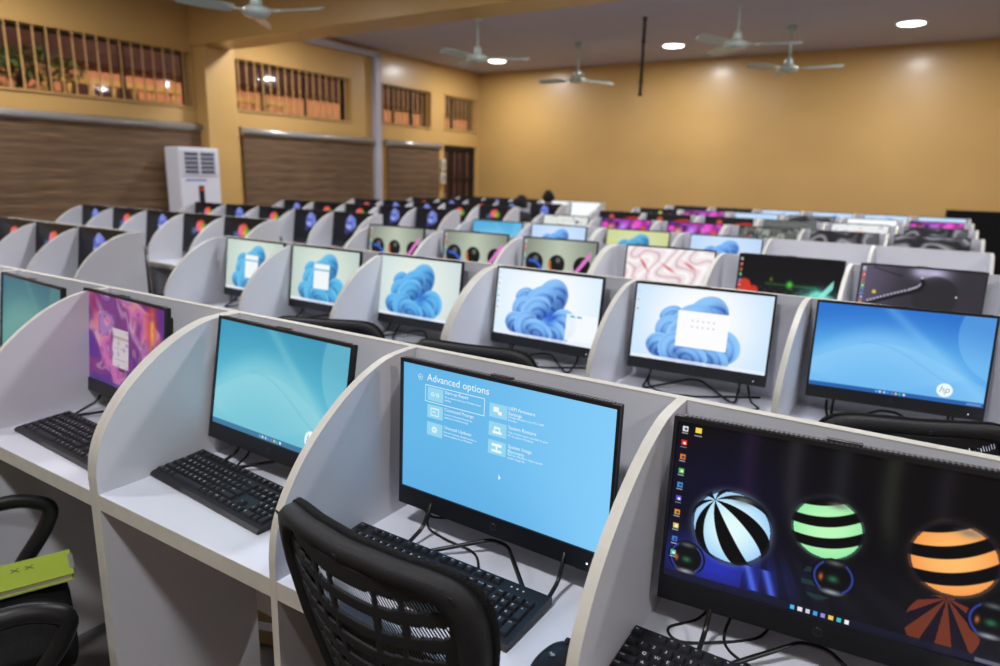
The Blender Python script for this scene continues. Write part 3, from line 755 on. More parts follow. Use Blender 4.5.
WPL = {'striped': 'glowing striped balls on black', 'advanced': 'a light blue recovery options menu', 'teal': 'teal waves and a round white logo', 'tealdim': 'dim green-teal waves', 'blue': 'bright blue waves and a round white logo',
 'swirl': 'a purple marbled swirl', 'bloomw': 'a blue folded ribbon on white', 'bloomc': 'a blue ribbon behind a white dialog box', 'bloomk': 'a blue ribbon with a corner pop-up', 'bloomg': 'a blue folded ribbon on pale grey', 'bloomt': 'a blue ribbon behind a small tall window',
 'bloomb': 'a blue ribbon on light blue', 'bloomy': 'a blue ribbon on pale yellow', 'sky': 'plain sky-blue waves', 'balls': 'black balls on grey-green', 'fb': 'a small blue flower on black', 'fr': 'a small rainbow flower on black',
 'petals': 'white petals with red streaks', 'redgreen': 'red and green lights on black', 'purple': 'a dark purple beaded ball', 'mag': 'magenta glowing lights', 'magb': 'magenta lights under a blue band', 'redblack': 'a red line on black',
 'camo': 'a mottled grey pattern with red dots', 'gw': 'grey folded waves', 'gw2': 'dark grey rumpled waves', 'dots': 'a fine grey dot pattern', 'noise': 'a speckled white picture', 'whitered': 'white with a red arc', 'white': 'a blank white page',
 'pale': 'a pale blue picture', 'dark': 'a nearly black picture', 'dd': 'coloured blobs on black'}
SWd, SHt = .478, .269
_scr = {}
def screen_mesh(key):
    if key in _scr: return _scr[key]
    fn, nx = WP[key]; ny = max(5, int(nx*9/16)+1)
    x, y = grid(nx, ny); img = np.clip(fn(x, y), 0, 255)/255.
    img = np.where(img <= .04045, img/12.92, ((img+.055)/1.055)**2.4)
    me = bpy.data.meshes.new('screen'); n = nx*ny
    co = np.zeros((ny, nx, 3)); co[..., 0] = (x/1.78)*SWd-SWd/2; co[..., 2] = -y*SHt
    idx = np.arange(n).reshape(ny, nx); q = np.stack([idx[:-1, :-1], idx[1:, :-1], idx[1:, 1:], idx[:-1, 1:]], -1).reshape(-1, 4)
    me.vertices.add(n); me.vertices.foreach_set('co', co.ravel())
    me.loops.add(q.size); me.loops.foreach_set('vertex_index', q.ravel().astype(np.int32))
    me.polygons.add(len(q)); me.polygons.foreach_set('loop_start', np.arange(0, q.size, 4, dtype=np.int32))
    me.update(calc_edges=True)
    ca = me.color_attributes.new('picture', 'FLOAT_COLOR', 'POINT')
    c4 = np.ones((n, 4)); c4[:, :3] = img.reshape(-1, 3); ca.data.foreach_set('color', c4.ravel())
    me.materials.append(M['screen']); _scr[key] = me
    return me

# ------------------------------------------------------------------ the all-in-one computer (origin: top-left front corner of the case)
MW, MH, MT = .490, .3165, .034
def make_monitor(tilt=.125):
    """origin at the foot on the desk, below the middle of the head; head leans back"""
    t = thing('desktop_computer', 'x', 'computer')
    TOP = 1.122-.75
    Rh = Matrix.Translation((0, 0, TOP)) @ Matrix.Rotation(-tilt, 4, 'X')     # head frame: x right, z down from top edge, y back
    bm = bmesh.new(); box(bm, -MW/2, MW/2, .006, .017, -MH, 0, bev=.003, mtx=Rh)
    box(bm, -MW/2+.03, MW/2-.03, .015, .042, -MH+.02, -.03, bev=.01, mtx=Rh); build('housing', bm, M['black'], t)
    bm = bmesh.new(); b = .006
    box(bm, -MW/2, MW/2, 0, .0062, -.0075, 0, mtx=Rh); box(bm, -MW/2, -MW/2+b, 0, .0062, -MH, -.0075, mtx=Rh)
    box(bm, MW/2-b, MW/2, 0, .0062, -MH, -.0075, mtx=Rh); box(bm, -MW/2+b, MW/2-b, 0, .0062, -MH, -.0075-SHt, mtx=Rh)
    build('bezel', bm, M['bezel'], t)
    bm = bmesh.new(); box(bm, -.23, .23, .003, .0135, .0002, .0016, mtx=Rh); build('speaker_strip', bm, M['speaker'], t)
    bm = bmesh.new(); box(bm, -.024, .024, .005, .0165, .0005, .0042, bev=.0012, mtx=Rh); build('camera_module', bm, M['logo'], t)
    bm = bmesh.new()
    lathe(bm, [(.0075, 0), (.0075, .0008), (.0065, .001)], 24)
    bmesh.ops.transform(bm, matrix=Rh @ Matrix.Translation((0, 0, -MH+.02)) @ Matrix.Rotation(PI/2, 4, 'X'), verts=bm.verts)
    lg = build('logo_badge', bm, M['logo'], t)
    bm = bmesh.new(); add_text(bm, 'hp', lambda v: Rh @ Vector((v.x-.0048, -.0016, v.y-MH+.0175)), .011, width=.0096); build('badge_letters', bm, M['bezel'], lg)
    bm = bmesh.new(); box(bm, MW/2-.042, MW/2-.039, -.0012, .0005, -MH+.014, -MH+.017, mtx=Rh); build('power_light', bm, M['led'], t)
    # bent wire foot
    a = lambda x, y, z: Vector((x, y, z))
    bm = bmesh.new()
    path = [a(.155, .030, .14), a(.160, -.03, .03), a(.163, -.095, .005), a(.145, -.098, .005), a(.02, .015, .030), a(-.02, .015, .030), a(-.145, -.098, .005), a(-.163, -.095, .005), a(-.160, -.03, .03), a(-.155, .030, .14)]
    tube(bm, round_path(path, .014, 5), .0042, 8); build('wire_stand', bm, M['wire'], t)
    s = link('screen', screen_mesh('dark'), None, t); s.matrix_local = Rh @ Matrix.Translation((0, .004, -.0075))
    return t
proto = make_monitor()
TILTED = {k: make_monitor(v) for k, v in (('striped', .055), ('advanced', .03), ('teal', .172), ('swirl', .10))}

def tl_to_loc(x, y, yaw):
    """top-left front corner of the head -> origin on desk"""
    return (x+MW/2*math.cos(yaw), y+MW/2*math.sin(yaw), .75)

PLACED = []
first = [True]
def monitor(x, y, yaw, wp, label, group):
    if wp in TILTED: o = TILTED.pop(wp)
    else:
        o = proto if first[0] else copy_tree(proto); first[0] = False
    o.location = tl_to_loc(x, y, yaw); o.rotation_euler = (0, 0, yaw)
    o['label'] = label; o['group'] = group
    for c in o.children:
        if c.name.split('.')[0] == 'screen': c.data = screen_mesh(wp); sc = c
    PLACED.append((o, wp))
    if wp in ('teal', 'blue'):
        bm = bmesh.new(); add_text(bm, 'hp', lambda v: Vector((v.x-.0135+(1.40/1.78-.5)*SWd, -.0006, v.y-.86*SHt-.007)), .03, width=.026)
        for v in bm.verts: v.co.x += (v.co.z+.86*SHt)*.25
        build('logo_letters', bm, M['lcdhp'], sc)
    return o, sc

# row 1 (solved poses)
G1 = 'computers in the nearest desk row'
r1 = [(1.240, -.112, .085, 'striped', 'all-in-one computer showing glowing striped balls on black'),
      (.662, -.105, -.034, 'advanced', 'all-in-one computer showing a light blue recovery options menu'),
      (.026, -.072, -.040, 'teal', 'all-in-one computer showing teal waves, round white logo at screen corner'),
      (-.647, -.066, -.075, 'swirl', 'all-in-one computer showing a purple marbled swirl'),
      (-1.168, -.076, -.08, 'tealdim', 'all-in-one computer with dim green-teal waves, beyond the purple swirl')]
scr = {}
for x, y, yaw, wp, lab in r1:
    o, s = monitor(x, y, yaw, wp, lab, G1); scr[wp] = s
G2 = 'computers in the second desk row'
r2 = [(1.252, 1.262, .10, 'blue', 'all-in-one computer showing bright blue waves, round white logo at screen corner'),
      (.637, 1.245, .045, 'bloomc', 'all-in-one computer, blue ribbon wallpaper behind a large white dialog box'),
      (.022, 1.258, -.032, 'bloomk', 'all-in-one computer, blue ribbon wallpaper with two small marks in a corner pop-up'),
      (-.643, 1.262, -.018, 'bloomg', 'all-in-one computer, blue ribbon wallpaper on pale grey, no window open'),
      (-1.221, 1.252, -.032, 'bloomt', 'all-in-one computer, ribbon wallpaper behind a tall window, second from the aisle'),
      (-1.760, 1.262, -.04, 'bloomt', 'all-in-one computer, ribbon wallpaper behind a tall window, last before the aisle')]
for x, y, yaw, wp, lab in r2: monitor(x, y, yaw, wp, lab, G2)
rows = {2: [(1.266, 'purple'), (.711, 'redgreen'), (.103, 'petals'), (-.555, 'balls'), (-1.168, 'balls'), (-1.811, 'balls')],
        3: [None, None, (.079, 'bloomb'), (-.565, 'bloomy'), (-1.213, 'bloomb'), (-1.777, 'sky')],
        4: [(1.262, 'gw2'), (.672, 'gw'), (.108, 'camo'), (-.521, 'mag'), (-1.164, 'mag'), (-1.80, 'noise')],
        5: [(1.27, 'gw'), (.66, 'whitered'), (.04, 'dots'), (-.55, 'redblack'), (-1.20, 'redblack'), (-1.76, 'redblack')],
        6: [(1.26, 'mag'), (.66, 'white'), (.05, 'gw2'), (-.56, 'pale'), (-1.18, 'mag'), (-1.76, 'dd')],
        7: [(1.30, 'pale'), (.72, 'bloomb'), (.10, 'bloomb'), (-.50, 'bloomb'), (-1.12, 'dark'), (-1.70, 'dark')]}
def ordinal_label(wp, r, c, n, block, cnt):
    base = 'computer showing %s' % WPL[wp]
    pos = '%s row, %s from the %s' % (ORD[r], ORD[c], 'open end' if block == 'R' else 'aisle')
    return '%s, %s%s' % (base, 'window-side block ' if block == 'L' else '', pos)
for r, lst in rows.items():
    for c, q in enumerate(lst):
        if q is None: continue
        x, wp = q; xl = RX[r][c]; x = min(max(x, xl+UP/2+.006), xl+W-UP/2-MW-.006)
        mo, _ = monitor(x, ROWY[r]-.082-.01*((c*7+r) % 3), random.uniform(-.02, .02), wp, ordinal_label(wp, r, c, 6, 'R', 0), 'computers in the %s desk row' % ORD[r])
        if r == 2: mo.scale = (1, 1, 1.035)
Lr = {1: ['fb', 'fr', 'fr'], 2: ['fr', 'fr', 'fb', 'fr', 'fb'], 3: ['fb', 'fb', 'fr', 'fb', 'fr'], 4: ['fb', 'fb', 'fr', 'fr', 'fb'],
      5: ['fr', 'fr', 'fb', 'fb', 'fr'], 6: ['fb', 'fb', 'fr', 'fb', 'fr'], 7: ['white', 'white', 'fr', 'fb', 'dark']}
for r, lst in Lr.items():
    for c, wp in enumerate(lst):
        monitor(LX[r][c]+UP/2+.010, LROWY[r]-.078, random.uniform(-.012, .012), wp, ordinal_label(wp, r, c, 5, 'L', 0), 'computers in the window-side block')

# the recovery menu on the second screen
S = scr['advanced']
def uvp(u, v, d=.0008): return Vector(((u-.5)*SWd, -d, -v*SHt))
bm = bmesh.new()
def line_text(s, u, v, size, width=None): add_text(bm, s, lambda q: uvp(u, v)+Vector((q.x, 0, q.y)), size, width=width)
line_text('Advanced options', .132, .108, .02, .152)
for u, v, ttl, subs in ((.228, .178, 'Start-up Repair', ['Fix problems that keep Windows from', 'loading']), (.228, .310, 'Command Prompt', ['Use the Command Prompt for', 'advanced troubleshooting']),
                        (.228, .448, 'Uninstall Updates', ['Remove recently installed quality or', 'feature updates from Windows']),
                        (.545, .180, 'UEFI Firmware\nSettings', [None, "Change settings in your PC's UEFI", 'firmware']), (.548, .315, 'System Restore', ['Use a restore point recorded on your', 'PC to restore Windows']),
                        (.550, .452, 'System Image\nRecovery', [None, 'Recover Windows using a specific', 'system image file'])):
    line_text(ttl, u, v, .0096)
    for k, s in enumerate(subs):
        if s: line_text(s, u, v+.031+.024*k, .0056)
build('menu_lettering', bm, M['lcdw'], S)
# back arrow, icons, cursor
bm = bmesh.new()
n = 20; c = uvp(.095, .092)
for k in range(n):
    a, b = 2*PI*k/n, 2*PI*(k+1)/n
    bm.faces.new([bm.verts.new(c+Vector((r*math.cos(q), 0, r*math.sin(q)))) for r, q in ((.0052, a), (.0060, a), (.0060, b), (.0052, b))])
def qd(u0, v0, u1, v1, d=.0012): bm.faces.new([bm.verts.new(uvp(u, v, d)) for u, v in ((u0, v0), (u1, v0), (u1, v1), (u0, v1))])
qd(.091, .090, .101, .095); qd(.091, .086, .095, .099)
for a in ((.124, .140, .432, .1445), (.124, .266, .432, .2705), (.124, .140, .1265, .2705), (.4295, .140, .432, .2705)): qd(*a)
bm.faces.new([bm.verts.new(uvp(u, v)) for u, v in ((.512, .67), (.524, .70), (.518, .70), (.5125, .712))])
tiles = [(.136, .154, .22, .256), (.136, .288, .22, .391), (.136, .425, .22, .529), (.455, .158, .54, .259), (.455, .293, .54, .396), (.455, .428, .54, .531)]
def tcen(k): u0, v0, u1, v1 = tiles[k]; return (u0+u1)/2, (v0+v1)/2
u, v = tcen(0)
for dx in (-.013, .013):
    for k in range(10):
        a, b = 2*PI*k/10, 2*PI*(k+1)/10; cc_ = uvp(u+dx, v, .0014)
        bm.faces.new([bm.verts.new(cc_+Vector((r*math.cos(q), 0, r*math.sin(q)))) for r, q in ((.0025, a), (.004, a), (.004, b), (.0025, b))])
u, v = tcen(1)
for a in ((-.022, -.03, .022, -.022), (-.022, .024, .022, .03), (-.022, -.03, -.019, .03), (.019, -.03, .022, .03), (-.012, -.004, .004, .002)): qd(u+a[0], v+a[1], u+a[2], v+a[3], .0014)
u, v = tcen(2)
for k in range(8):
    a = k*PI/4; cc_ = uvp(u, v, .0014)
    bm.faces.new([bm.verts.new(cc_+Vector((r*math.cos(q), 0, r*math.sin(q)))) for r, q in ((.004, a-.25), (.0078, a-.14), (.0078, a+.14), (.004, a+.25))])
    bm.faces.new([bm.verts.new(cc_+Vector((r*math.cos(q), 0, r*math.sin(q)))) for r, q in ((.0028, a-.393), (.0052, a-.393), (.0052, a+.393), (.0028, a+.393))])
u, v = tcen(3); qd(u-.022, v-.028, u+.004, v+.008, .0014); qd(u+.0, v-.0, u+.018, v+.026, .0014)
u, v = tcen(4); qd(u-.022, v+.012, u+.022, v+.03, .0014); qd(u-.014, v-.02, u+.012, v-.006, .0014); qd(u-.016, v-.02, u-.010, v+.014, .0014); qd(u+.008, v-.02, u+.014, v+.014, .0014)
u, v = tcen(5); qd(u-.024, v-.032, u+.024, v-.010, .0014); qd(u-.024, v+.014, u+.024, v+.032, .0014); qd(u-.004, v-.010, u+.004, v+.014, .0014)
build('menu_icon', bm, M['lcdw'], S)
for tt in tiles:
    bm = bmesh.new(); bm.faces.new([bm.verts.new(uvp(u, v, .0005)) for u, v in ((tt[0], tt[1]), (tt[2], tt[1]), (tt[2], tt[3]), (tt[0], tt[3]))])
    build('menu_tile', bm, M['lcdt'], S)

# ------------------------------------------------------------------ keyboards
U = .0188
def keylist():
    K = []; add = lambda x, y, w, s, h=1: K.append((x, y, w, h, s))
    add(0, 0, 1, 'esc')
    for i in range(12): add(2+i+(i//4)*.5, 0, 1, 'f%d' % (i+1))
    for i, s in enumerate(('prt', 'scr', 'brk')): add(15.25+i, 0, 1, s)
    for i, s in enumerate('`1234567890-='): add(i, 1.35, 1, s)
    add(13, 1.35, 2, 'bksp')
    for i, s in enumerate(('ins', 'home', 'pgup')): add(15.25+i, 1.35, 1, s)
    for i, s in enumerate(('num', '/', '*', '-')): add(18.5+i, 1.35, 1, s)
    add(0, 2.35, 1.5, 'tab')
    for i, s in enumerate('QWERTYUIOP[]'): add(1.5+i, 2.35, 1, s)
    add(13.5, 2.35, 1.5, '\\')
    for i, s in enumerate(('del', 'end', 'pgdn')): add(15.25+i, 2.35, 1, s)
    for i, s in enumerate('789'): add(18.5+i, 2.35, 1, s)
    add(21.5, 2.35, 1, '+', 2)
    add(0, 3.35, 1.75, 'caps')
    for i, s in enumerate("ASDFGHJKL;'"): add(1.75+i, 3.35, 1, s)
    add(12.75, 3.35, 2.25, 'enter')
    for i, s in enumerate('456'): add(18.5+i, 3.35, 1, s)
    add(0, 4.35, 2.25, 'shift')
    for i, s in enumerate('ZXCVBNM,./'): add(2.25+i, 4.35, 1, s)
    add(12.25, 4.35, 2.75, 'shift'); add(16.25, 4.35, 1, '^')
    for i, s in enumerate('123'): add(18.5+i, 4.35, 1, s)
    add(21.5, 4.35, 1, 'ent', 2)
    x = 0
    for w, s in ((1.25, 'ctrl'), (1.25, 'win'), (1.25, 'alt'), (6.25, ''), (1.25, 'alt'), (1.25, 'win'), (1.25, 'menu'), (1.25, 'ctrl')): add(x, 5.35, w, s); x += w
    for i, s in enumerate('<v>'): add(15.25+i, 5.35, 1, s)
    add(18.5, 5.35, 2, '0'); add(20.5, 5.35, 1, '.')
    return K
def make_keyboard():
    """origin on the desk, centre; x right, y away from the typist"""
    t = thing('keyboard', 'x', 'keyboard')
    w, d = .443, .142
    bm = bmesh.new(); prof = [(-d/2, .001), (-d/2-.002, .006), (-d/2+.004, .012), (-d/2+.016, .0135), (d/2-.004, .022), (d/2, .018), (d/2, .004)]
    prism(bm, prof, -w/2, w/2, 0, 0); bmesh.ops.bevel(bm, geom=[e for e in bm.edges if abs(e.verts[0].co.x) == w/2 and abs(e.verts[1].co.x) == w/2], offset=.003, segments=2, affect='EDGES')
    build('body', bm, M['keyb'], t)
    sl = math.atan2(.0085, d-.02)
    F = Matrix.Translation((-22.5*U/2, d/2-.009, .0212)) @ Matrix.Rotation(sl, 4, 'X')
    cache = {}; ks = sorted(keylist(), key=lambda k: -k[2]*k[3]); rest = None
    for i, (x, y, kw, kh, s) in enumerate(ks):
        bm = bmesh.new(); g = .0012; a, b = kw*U/2-g, kh*U/2-g
        lo = [bm.verts.new((sx*a, sy*b, 0)) for sx, sy in ((-1, -1), (1, -1), (1, 1), (-1, 1))]
        hi = [bm.verts.new((sx*(a-.002), sy*(b-.002)+.0006, .0062)) for sx, sy in ((-1, -1), (1, -1), (1, 1), (-1, 1))]
        bm.faces.new(hi)
        for q in range(4): bm.faces.new((lo[q], lo[(q+1) % 4], hi[(q+1) % 4], hi[q]))
        bmesh.ops.bevel(bm, geom=[e for e in bm.edges if e.verts[0].co.z > .005 and e.verts[1].co.z > .005], offset=.001, segments=2, affect='EDGES')
        if s:
            sz = .0085 if len(s) == 1 else .0048
            add_text(bm, s, lambda v: Vector((v.x-a+.0034, v.y+b-.0042-sz*.7, .0066)), sz, mi=1)
        me = tomesh('key', bm) if True else None
        o = link('key', me, [M['key'], M['legend']], t)
        ML = F @ Matrix.Translation(((x+kw/2)*U, -(y+kh/2)*U, 0)); o.matrix_local = ML
        if i >= 99:
            if rest is None: rest = o; RM = ML.inverted(); rest.name = 'small_keys'; rest['kind'] = 'stuff'; restbm = bmesh.new(); restbm.from_mesh(me)
            else:
                tmp = me.copy(); tmp.transform(RM @ ML); restbm.from_mesh(tmp); bpy.data.meshes.remove(tmp); bpy.data.objects.remove(o)
    restbm.to_mesh(rest.data); restbm.free()
    bm = bmesh.new()
    for k in range(3): box(bm, .180+k*.012-.03, .183+k*.012-.03, d/2-.02, d/2-.017, .0218, .0226)
    build('indicator_lights', bm, M['legend'], t)
    return t
kb0 = make_keyboard(); kfirst = [True]
def keyboard(x, y, rz, lab):
    o = kb0 if kfirst[0] else copy_tree(kb0); kfirst[0] = False
    o.location = (x-.008, y+.004, .7502); o.scale = (1.035, 1.05, 1); o.rotation_euler = (0, 0, rz); o['label'] = lab; o['group'] = 'black keyboards on the nearest desks'
    return o
keyboard(1.452, -.250, 0, 'black keyboard in front of the striped-balls computer')
keyboard(.850, -.258, -.015, 'black keyboard half hidden behind the mesh chair back')
keyboard(.240, -.228, -.085, 'black keyboard in front of the teal-waves computer')
keyboard(-.33, -.272, -.05, 'black keyboard in front of the purple-swirl computer')

# mouse
t = thing('computer_mouse', 'black computer mouse with a small round logo beside the keyboard', 'mouse', (1.155, -.325, .7502), math.radians(-4))
bm = bmesh.new()
n, m_ = 20, 12; V = []
for i in range(n+1):
    yy = -.058+.116*i/n; s = math.sqrt(max(0, 1-(yy/.058)**2))
    hgt = .036*(s**.7)*(1-.12*(yy/.058)); wd = .0315*(s**.6)
    V.append([bm.verts.new((wd*math.cos(PI*j/m_), yy, .002+hgt*math.sin(PI*j/m_)**.8)) for j in range(m_+1)])
for a, b in zip(V, V[1:]):
    for j in range(m_):
        try: bm.faces.new((a[j], a[j+1], b[j+1], b[j]))
        except ValueError: pass
bmesh.ops.remove_doubles(bm, verts=bm.verts, dist=1e-5)
build('shell', bm, M['black'], t, smooth=True)
bm = bmesh.new(); box(bm, -.0275, .0275, -.045, .045, 0, .004, bev=.0015); build('base', bm, M['matte'], t)
bm = bmesh.new(); tube(bm, [(-.003, .034, .031), (.003, .034, .031)], .008, 12); build('scroll_wheel', bm, M['matte'], t)
bm = bmesh.new(); lathe(bm, [(.0065, 0), (.0065, .0006), (.006, .001)], 20, c=(0, -.012, .0386)); lg = build('logo_badge', bm, M['logo'], t)
bm = bmesh.new(); add_text(bm, 'hp', lambda v: Vector((v.x-.0042, v.y-.0145, .0402)), .009, width=.0084); build('badge_letters', bm, M['legend'], lg)

# ------------------------------------------------------------------ cables
def cable(pts, lab, r=.0025, group='black cables on the desks'):
    bm = bmesh.new(); tube(bm, smooth_path(pts, 7), r, 7); return tag(build('cable', bm, M['cable']), lab, 'cable', group)
z = .7535
cable([(.71, -.045, .80), (.72, -.09, .758), (.78, -.11, z), (.86, -.12, z), (.90, -.16, z), (.905, -.182, .762)], 'thin black cable running from under the recovery-menu screen to its keyboard')
cable([(.66, -.03, z), (.70, -.05, z), (.74, -.035, z), (.80, -.02, z), (.9, -.012, z), (1.1, -.012, z)], 'black power cable along the back of the recovery-menu desk')
cable([(1.33, -.03, .80), (1.30, -.07, z), (1.265, -.125, z), (1.29, -.15, z), (1.34, -.12, z), (1.40, -.06, z), (1.42, -.02, .80)], 'looped black cable beneath the edge of the striped-balls screen')
cable([(1.36, -.03, .80), (1.35, -.10, z), (1.40, -.145, z), (1.50, -.155, z), (1.62, -.165, z), (1.70, -.14, z)], 'black cable curving towards the keyboard under the striped-balls screen')
cable([(.10, -.03, .80), (.10, -.07, z), (.13, -.12, z), (.18, -.155, .758)], 'short black cable behind the keyboard of the teal-waves computer')
cable([(-.56, -.04, z), (-.50, -.10, z), (-.44, -.12, z), (-.40, -.08, z), (-.34, -.03, z)], 'looped black cable behind the keyboard of the purple-swirl computer', .003)
names2 = ['blue-waves', 'white-dialog', 'corner pop-up', 'pale grey ribbon']
for c in range(4):
    xl = RX[1][c]; Y = ROWY[1]
    cable([(xl+.10, Y-.05, .79), (xl+.12, Y-.12, z), (xl+.2, Y-.19, z), (xl+.32, Y-.16, z), (xl+.4, Y-.10, z), (xl+.5, Y-.05, z+.003)], 'black cable tangled on the desk beneath the %s screen' % names2[c], .004)
    cable([(xl+.45, Y-.04, .80), (xl+.48, Y-.10, z), (xl+.52, Y-.17, z), (xl+.47, Y-.22, z+.004), (xl+.40, Y-.20, z+.004)], 'black cable hooked round the desk corner below the %s screen' % names2[c], .004)
# small plug at the lower edge of screen two
t = thing('usb_adapter', 'small black wireless plug hanging under the recovery-menu screen edge', 'adapter', (1.075, -.058, .785))
bm = bmesh.new(); box(bm, -.018, .018, -.012, .012, -.022, .010, bev=.006); build('plug', bm, M['black'], t)
bm = bmesh.new(); tube(bm, smooth_path([(.015, 0, 0), (.028, .005, -.005), (.03, .01, -.032)], 5), .002, 6); build('lead', bm, M['cable'], t)

# ------------------------------------------------------------------ chairs
def back_pt(u, v, off=0.):
    """u in [-1,1] across, v in [0,1] from bottom to top of the backrest; off = towards the sitter (+y)"""
    wv = .162+.053*ss1(v*1.2)
    z = .53+.45*v
    y = -.235-.115*v + .050*(abs(u)**2.2)*(.5+.5*v) - .012*math.sin(PI*v)
    return Vector((u*wv, y+off, z))
def ss1(t): t = max(0, min(1, t)); return t*t*(3-2*t)
def rr_loop(k, n=72, inset=0.):
    """rounded outline in (u,v)"""
    pts = []
    for i in range(n):
        a = 2*PI*i/n; e = .34
        c, s = math.cos(a), math.sin(a)
        u = math.copysign(abs(c)**e, c); v = math.copysign(abs(s)**e, s)
        pts.append((u*(1-inset*1.15), .5+v*.5*(1-inset)))
    return pts
def make_chair():
    t = thing('office_chair', 'x', 'chair')
    # backrest outer frame
    bm = bmesh.new(); R = []
    for ins, off in ((0, .012), (0, -.008), (.02, -.02), (.105, -.02), (.13, -.008), (.13, .006)):
        R.append([bm.verts.new(back_pt(u, v, off)) for u, v in rr_loop(0, 72, ins)])
    for a, b in zip(R, R[1:]+R[:1]):
        for i in range(72): bm.faces.new((a[i], a[(i+1) % 72], b[(i+1) % 72], b[i]))
    fr = build('back_frame', bm, M['matte'], t, smooth=True)
    for u, v in ((0, .965), (.86, .945), (-.86, .945)):
        bm = bmesh.new(); lathe(bm, [(.0045, 0), (.0045, .001), (.0025, .0016), (.0025, .0008)], 14); p = back_pt(u, v, -.0205)
        bmesh.ops.transform(bm, matrix=Matrix.Translation(p) @ Matrix.Rotation(PI/2+.3, 4, 'X'), verts=bm.verts); build('screw', bm, M['logo'], fr)
    # mesh fabric with a thick knitted rim, on the sitter's side
    bm = bmesh.new(); n = 28; G = [[bm.verts.new(back_pt(-1+2*i/n, .02+.96*j/n, .018)) for i in range(n+1)] for j in range(n+1)]
    for j in range(n):
        for i in range(n): bm.faces.new((G[j][i], G[j][i+1], G[j+1][i+1], G[j+1][i]))
    for f in [f for f in bm.faces if abs(f.calc_center_median().x) > .18 and (f.calc_center_median().z > .94 or f.calc_center_median().z < .56)]: bm.faces.remove(f)
    build('mesh_fabric', bm, M['weave'], t, smooth=True)
    bm = bmesh.new(); R = []
    for ins, off in ((-.01, .010), (-.012, .022), (.02, .030), (.09, .026), (.10, .014)):
        R.append([bm.verts.new(back_pt(u, v, off)) for u, v in rr_loop(0, 72, ins)])
    for a, b in zip(R, R[1:]+R[:1]):
        for i in range(72): bm.faces.new((a[i], a[(i+1) % 72], b[(i+1) % 72], b[i]))
    build('fabric_rim', bm, M['fabric'], t, smooth=True)
    # slotted plastic shell
    nu, nv = 96, 96; bm = bmesh.new()
    def sp(u, v): return back_pt(u*.90, .06+.88*v, -.006-.012*math.cos(u*PI/2))
    def slot(u, v):
        # five curved bands of slots, sagging in the middle
        vv = v+.075*(1-u*u)
        for c, hh, um in ((.965, .030, .86), (.855, .034, .88), (.745, .026, .84), (.64, .024, .78), (.535, .022, .72), (.43, .020, .64), (.32, .018, .56), (.21, .018, .5)):
            if abs(vv-c) < hh*(1.-.35*abs(u)) and abs(u) < um:
                k = (u+um)/(2*um); sh = .05*(c-.6)
                for q in (.27+sh, .385+sh, .66+sh, .80+sh):
                    if abs(k-q) < .014: return False
                return True
        return False
    G = [[bm.verts.new(sp(-1+2*i/nu, j/nv)) for i in range(nu+1)] for j in range(nv+1)]
    for j in range(nv):
        for i in range(nu):
            u = -1+2*(i+.5)/nu; v = (j+.5)/nv
            if slot(u, v): continue
            if abs(u)**5+abs(2*v-1)**5 > 1.02: continue
            bm.faces.new((G[j][i], G[j][i+1], G[j+1][i+1], G[j+1][i]))
    for v in [v for v in bm.verts if not v.link_faces]: bm.verts.remove(v)
    o = build('slotted_shell', bm, M['matte'], t, smooth=True)
    md = o.modifiers.new('s', 'SOLIDIFY'); md.thickness = .004
    # bracket under the back
    bm = bmesh.new(); tube(bm, round_path([(0, -.04, .40), (0, -.24, .40), (0, -.285, .62), (0, -.30, .70)], .05, 6), .02, 10, flat=2.2); build('back_bracket', bm, M['black'], t)
    # seat
    bm = bmesh.new(); prof = [(.0, -.035), (.9, -.035), (1., -.015), (1., .01), (.93, .03), (.7, .04), (.0, .038)]
    n = 48; rings = []
    for r, zz in prof[1:-1]:
        ring = []
        for i in range(n):
            a = 2*PI*i/n; c, s = math.cos(a), math.sin(a); e = .42
            ring.append(bm.verts.new((.245*r*math.copysign(abs(c)**e, c), -.02+.215*r*math.copysign(abs(s)**e, s), .445+zz-(.02 if s > .8 else 0)*r)))
        rings.append(ring)
    for a, b in zip(rings, rings[1:]):
        for i in range(n): bm.faces.new((a[i], a[(i+1) % n], b[(i+1) % n], b[i]))
    bm.faces.new(rings[0][::-1]); bm.faces.new(rings[-1]); build('seat', bm, M['fabric'], t, smooth=True)
    bm = bmesh.new(); box(bm, -.10, .10, -.12, .12, .385, .412, bev=.008); build('seat_plate', bm, M['black'], t)
    for s in (-1, 1):
        bm = bmesh.new()
        pth = [(s*.16, -.10, .405), (s*.272, -.12, .41), (s*.285, -.15, .52), (s*.285, -.16, .58), (s*.285, -.08, .625), (s*.285, .12, .625), (s*.285, .185, .59), (s*.283, .16, .53), (s*.272, .08, .42), (s*.16, .08, .405)]
        tube(bm, round_path(pth, .055, 6), .0155, 10, flat=1.35); build('armrest', bm, M['black'], t)
    bm = bmesh.new(); tube(bm, [(0, 0, .39), (0, 0, .25)], .016, 14); tube(bm, [(0, 0, .26), (0, 0, .10)], .026, 14); build('gas_column', bm, M['black'], t)
    for k in range(5):
        a = 2*PI*k/5+.3; d = Vector((math.cos(a), math.sin(a), 0))
        bm = bmesh.new(); tube(bm, [d*.02+Vector((0, 0, .115)), d*.14+Vector((0, 0, .105)), d*.275+Vector((0, 0, .075))], [.028, .022, .015], 10); leg = build('base_leg', bm, M['black'], t)
        bm = bmesh.new(); s = Vector((-d.y, d.x, 0))*.018; c = d*.275+Vector((0, 0, .0265))
        for q in (-1, 1): tube(bm, [c+s*q*.35, c+s*q*1.1], .026, 14)
        tube(bm, [c, c+Vector((0, 0, .05))], .007, 8); build('caster', bm, M['matte'], leg)
    return t
ch0 = make_chair(); cfirst = [True]
